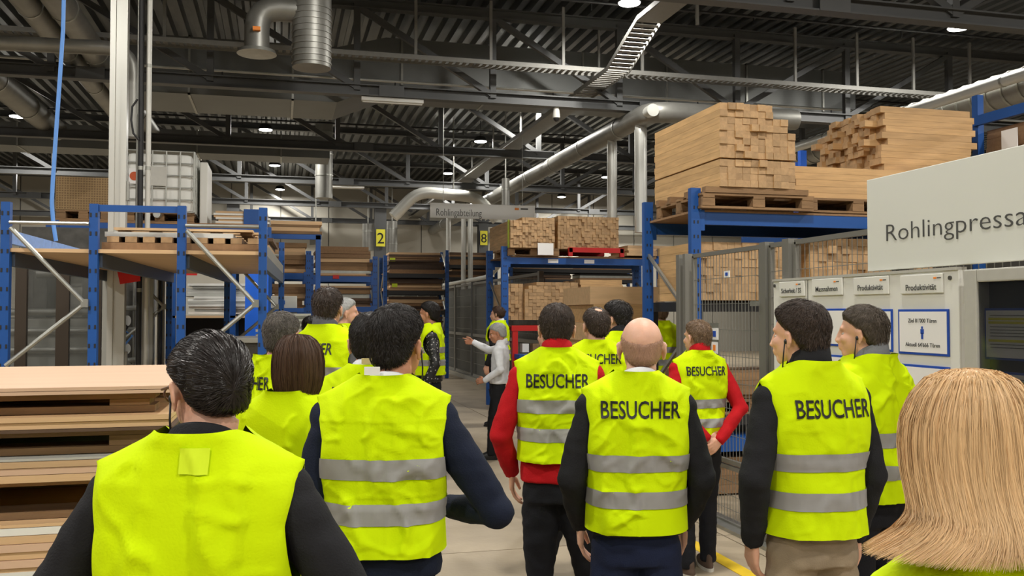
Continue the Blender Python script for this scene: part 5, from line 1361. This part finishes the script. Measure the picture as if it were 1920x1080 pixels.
person('broad man with slicked black hair and glasses, nearest at the left, plain vest back', 383, 1.95, 1.755, yaw=3, hyaw=42, htilt=-8, hem=.72, text=False, near=True,
       hair=st(H_slick, top=.018, side=.010, n=9000, len=.05, len_side=.028, comb=(.1, -1.2, 0), crown=(0, .9, .4), mess=.05, lift=.002, w=.0013, lump=.003, slick=True, cl=13, clump=.006, tilt=.7), ear=-1, glasses=True, collar=C_black, colh=.05,
       aL=dict(e=(-.335, .0, 1.16), w=(-.36, .12, .93)), aR=dict(e=(.335, .0, 1.16), w=(.3, .14, .93)), bw=1.0, bd=1.1, creases=((-.09, .09), (1.2, 1.45)), amp=.016, seed=2, extra=patch, hs=.93, hoffx=.022)
person('man in navy suit jacket with short black hair and earpiece, left of the aisle', 722, 2.9, 1.815, yaw=4, hyaw=-28, hem=1.062, text=False, near=True, jacket=C_navy, trousers=C_navy,
       hair=st(H_black, top=.022, side=.004, n=5200, len=.03, lift=.005, mess=.35, lump=.006), sk=SK2, ear=1, collar=C_white, colh=.04, aR=dict(e=(.345, -.03, 1.13), w=(.2, .2, 1.1), d=(-.9, .3, .1), td=(0, .2, 1), n=(0, -1, 0)),
       creases=((-.07, .02), (1.2, 1.42)), seed=3, extra=neck_label, hoffx=.032, hs=.93, bw=.94, amp=.016)
BOB = dict(m=H_brown, n=6500, s=[0, .08, .18, .3, .42, .56, .72, .86, 1.0], r=[.0, .045, .072, .092, .1, .1, .09, .074, .055], z=[.13, .125, .105, .07, .025, -.03, -.08, -.12, -.155],
           yc=[-.02, -.02, -.018, -.014, -.012, -.012, -.016, -.022, -.03], open=42, w=.0014, clump=.004, rs=.95, cf=6, tip=.66, sway=.2, ey=1.1)
person('woman with a chin length brown bob, left of the navy suited man', 545, 3.3, 1.72, yaw=-6, hyaw=-12, hem=.95, text=False, near=True, lhair=BOB, bw=.93, collar=C_black, colh=.03, seed=4, amp=.016, hoffx=.03, hs=.96)
person('bald man with black sleeves and white collar in the centre foreground', 1191, 3.5, 1.785, hair=st(hairm('short greyish stubble', srgb(178, 140, 118), .6, .25), top=-.006, side=.0018, n=2600, len=.004, len_side=.006, bald_crown=.15, lift=.0015, lump=0, clump=0, w=.0008, mess=.6), yaw=0, hyaw=-4, hem=.985, near=True, sk=SKB, trousers=C_jeans, collar=C_white, colh=.045, ear=None,
       aL=dict(e=(-.245, -.03, 1.15), w=(-.2, .12, .95)), aR=dict(e=(.245, -.03, 1.15), w=(.2, .12, .95)), seed=5, amp=.016, hoffx=.024, bw=.95, creases=((-.01,), ()))
person('man with short dark brown hair in khaki trousers, hand in pocket, before the notice board', 1518, 3.4, 1.835, yaw=14, hyaw=32, hem=.998, near=True, trousers=C_khaki, ear=-1, collar=C_black, colh=.085, vox=.006,
       hair=st(H_dbrown, top=.022, side=.010, n=5200, len=.034, lift=.006, mess=.35, lump=.006), aL=dict(e=(-.255, -.06, 1.15), w=(-.215, .03, .915), d=(.1, .3, -1)), seed=6, tx=.01, amp=.007, creases=((.1,), (1.2,)), hoffx=-.035, hs=.94, bw=.94, tz=1.36)
person('man with greying brown hair and grey collar beside the notice board', 1628, 4.05, 1.83, yaw=32, hyaw=30, hem=.99, near=True, jacket=C_grey, ear=-1, collar=C_lgrey, colh=.08, text=False,
       hair=st(H_gbrown, top=.016, side=.010, n=4500, len=.02, lift=.005, mess=.3), seed=7, creases=((-.03,), ()), amp=.016, hoffx=-.03, hs=.93, bw=.96)
person('man with short dark hair behind the navy suited man, white collar', 694, 3.9, 1.79, yaw=3, hyaw=0, hem=1.0, collar=C_white, colh=.055, hair=st(H_black, top=.014, side=.006, n=3500, len=.018, lift=.004), seed=8, extra=neck_label2, near=True, tz=1.40)
person('tall man in red fleece with black trousers, right of the aisle', 1044, 4.5, 1.845, yaw=-2, hyaw=0, hem=1.085, near=True, jacket=C_red, collar=C_red, colh=.075, jlow=.93, hair=st(H_dbrown, top=.012, side=.006, n=4200, len=.016, lift=.004, mess=.3),
       aL=dict(e=(-.262, -.04, 1.14), w=(-.215, .09, .95)), aR=dict(e=(.25, -.03, 1.14), w=(.2, .12, .95)), hs=.95, bw=.93, seed=9, feet=((-.07, .05, 10), (.2, .05, -20)), tz=1.37)
person('man with tousled grey hair at the left beside the blue upright', 520, 4.6, 1.80, yaw=-32, hyaw=10, hem=1.0, jacket=C_black, hair=st(H_grey, top=.012, side=.006, n=3800, len=.03, lift=.007, mess=.5), seed=10, hs=.95, hoffx=.03, near=True, tx=-.065)
person('tall dark haired man with grey collar beyond the woman with the bob', 614, 5.8, 1.955, yaw=-24, hyaw=14, hem=1.15, jacket=C_grey, collar=C_grey, colh=.085, hair=st(H_dbrown, top=.02, side=.009, n=3200, len=.025, lift=.006), seed=11, tx=-.03, hs=.95, bw=1.04)
person('man with thinning dark crown hair behind the bald man', 1118, 6.15, 1.835, yaw=0, hyaw=22, hem=1.05, hair=st(H_dbrown, top=.010, side=.009, n=2600, len=.02, bald_crown=.86), shoes=M_shoew, feet=((-.33, .1, 10), (-.06, .5, 0)), seed=12, collar=None, tz=1.4)
person('man in red jacket with light brown hair, hands clasped behind his back', 1309, 6.35, 1.745, yaw=14, hyaw=24, hem=.93, vox=.006, jacket=C_red, collar=C_red, colh=.085, shoes=M_shoeb, sk=SK, bw=.93,
       hair=st(H_lbrown, top=.012, side=.006, n=3200, len=.016), aL=dict(e=(-.245, -.1, 1.16), w=(-.02, -.17, .955), d=(.9, -.05, -.2), td=(0, 0, 1), n=(0, 1, 0), c=.7), aR=dict(e=(.26, -.12, 1.15), w=(.06, -.19, .94), d=(-.7, 0, -.6), td=(-.5, 0, .8), n=(0, 1, 0), c=.7), seed=13, feet=((-.12, -.03, 8), (.1, .1, -10)), tz=1.38)
person('man with swept black hair and dark jacket right of the thinning haired man', 1158, 7.2, 1.875, yaw=28, hyaw=30, hem=1.1, hair=st(H_black, top=.028, side=.009, n=2600, len=.035, lift=.008), seed=14, collar=C_black, colh=.08, text=False)
person('man in black hidden behind the red fleeced man, elbow bent towards the aisle', 1030, 7.9, 1.72, yaw=52, hyaw=0, hem=1.0, hair=st(H_dbrown), seed=15, vest=False, aL=dict(e=(-.26, .1, 1.16), w=(-.12, .32, 1.16), d=(.3, .9, 0), td=(0, 0, 1), n=(1, 0, 0)))
person('silver haired man just right of the tall dark haired man', 646, 8.2, 1.93, yaw=-25, hyaw=-50, hem=1.1, hair=st(H_silver, top=.012, side=.008), seed=16, text=False)
person('short haired man with white collar, far left group, only head and shoulders showing', 667, 9.6, 1.81, yaw=0, hem=1.0, hair=st(H_brown, top=.016, side=.01), seed=17, collar=C_white, text=False)
person('dark haired person half hidden at the far left of the group', 584, 9.2, 1.76, yaw=-10, hem=1.0, hair=st(H_black, top=.02, side=.014), seed=18)
person('man in black and white flecked jacket standing beside the far fence', 806, 10.2, 1.915, yaw=100, hyaw=-20, hem=1.12, jacket=C_pat, hair=st(H_black, top=.022, side=.008), seed=19, text=False, sk=SK2)
person('man behind the bald man near the right rack, mostly hidden', 1238, 10.6, 1.94, yaw=10, hem=1.1, hair=st(H_lbrown, top=.008, side=.005), seed=20, text=False)
def watch(root, Mh):
    b = MB(); p = Vector((-.215, .22, 1.02)); b.tube([p-Vector((0, 0, .012)), p+Vector((0, 0, .012))], .034, 14); link('watch', b.mesh('watch', M_black), root)
person('silver haired man in white shirt pointing left with outstretched arm', 938, 11.3, 1.67, yaw=80, hyaw=12, htilt=-14, vest=False, jacket=C_white, trousers=C_black, collar=C_white, colh=.045, vox=.006, sk=SK2,
       hair=st(H_silver, top=.012, side=.009, n=3600), aR=dict(e=(.27, .2, 1.40), w=(.30, .42, 1.50), d=(.1, .95, .12), td=(0, 0, 1), n=(-1, 0, 0), point=True, c=1.), aL=dict(e=(-.26, -.05, 1.17), w=(-.215, .16, 1.03), d=(.2, .9, -.1), td=(.3, 0, 1), n=(1, 0, -.2), c=.5), jlow=.98, seed=22, feet=((-.1, .13, 12), (.12, -.08, -10)), hs=1.06)
person('bearded man in black jacket and vest standing behind the pointing man', 934, 14.6, 1.91, yaw=65, hyaw=10, hem=1.05, hair=st(H_brown, top=.012, side=.01, line=[-.6, -.55, -.5, -.6, -.95, .1, .4, .5]), seed=23, text=False, collar=C_white)
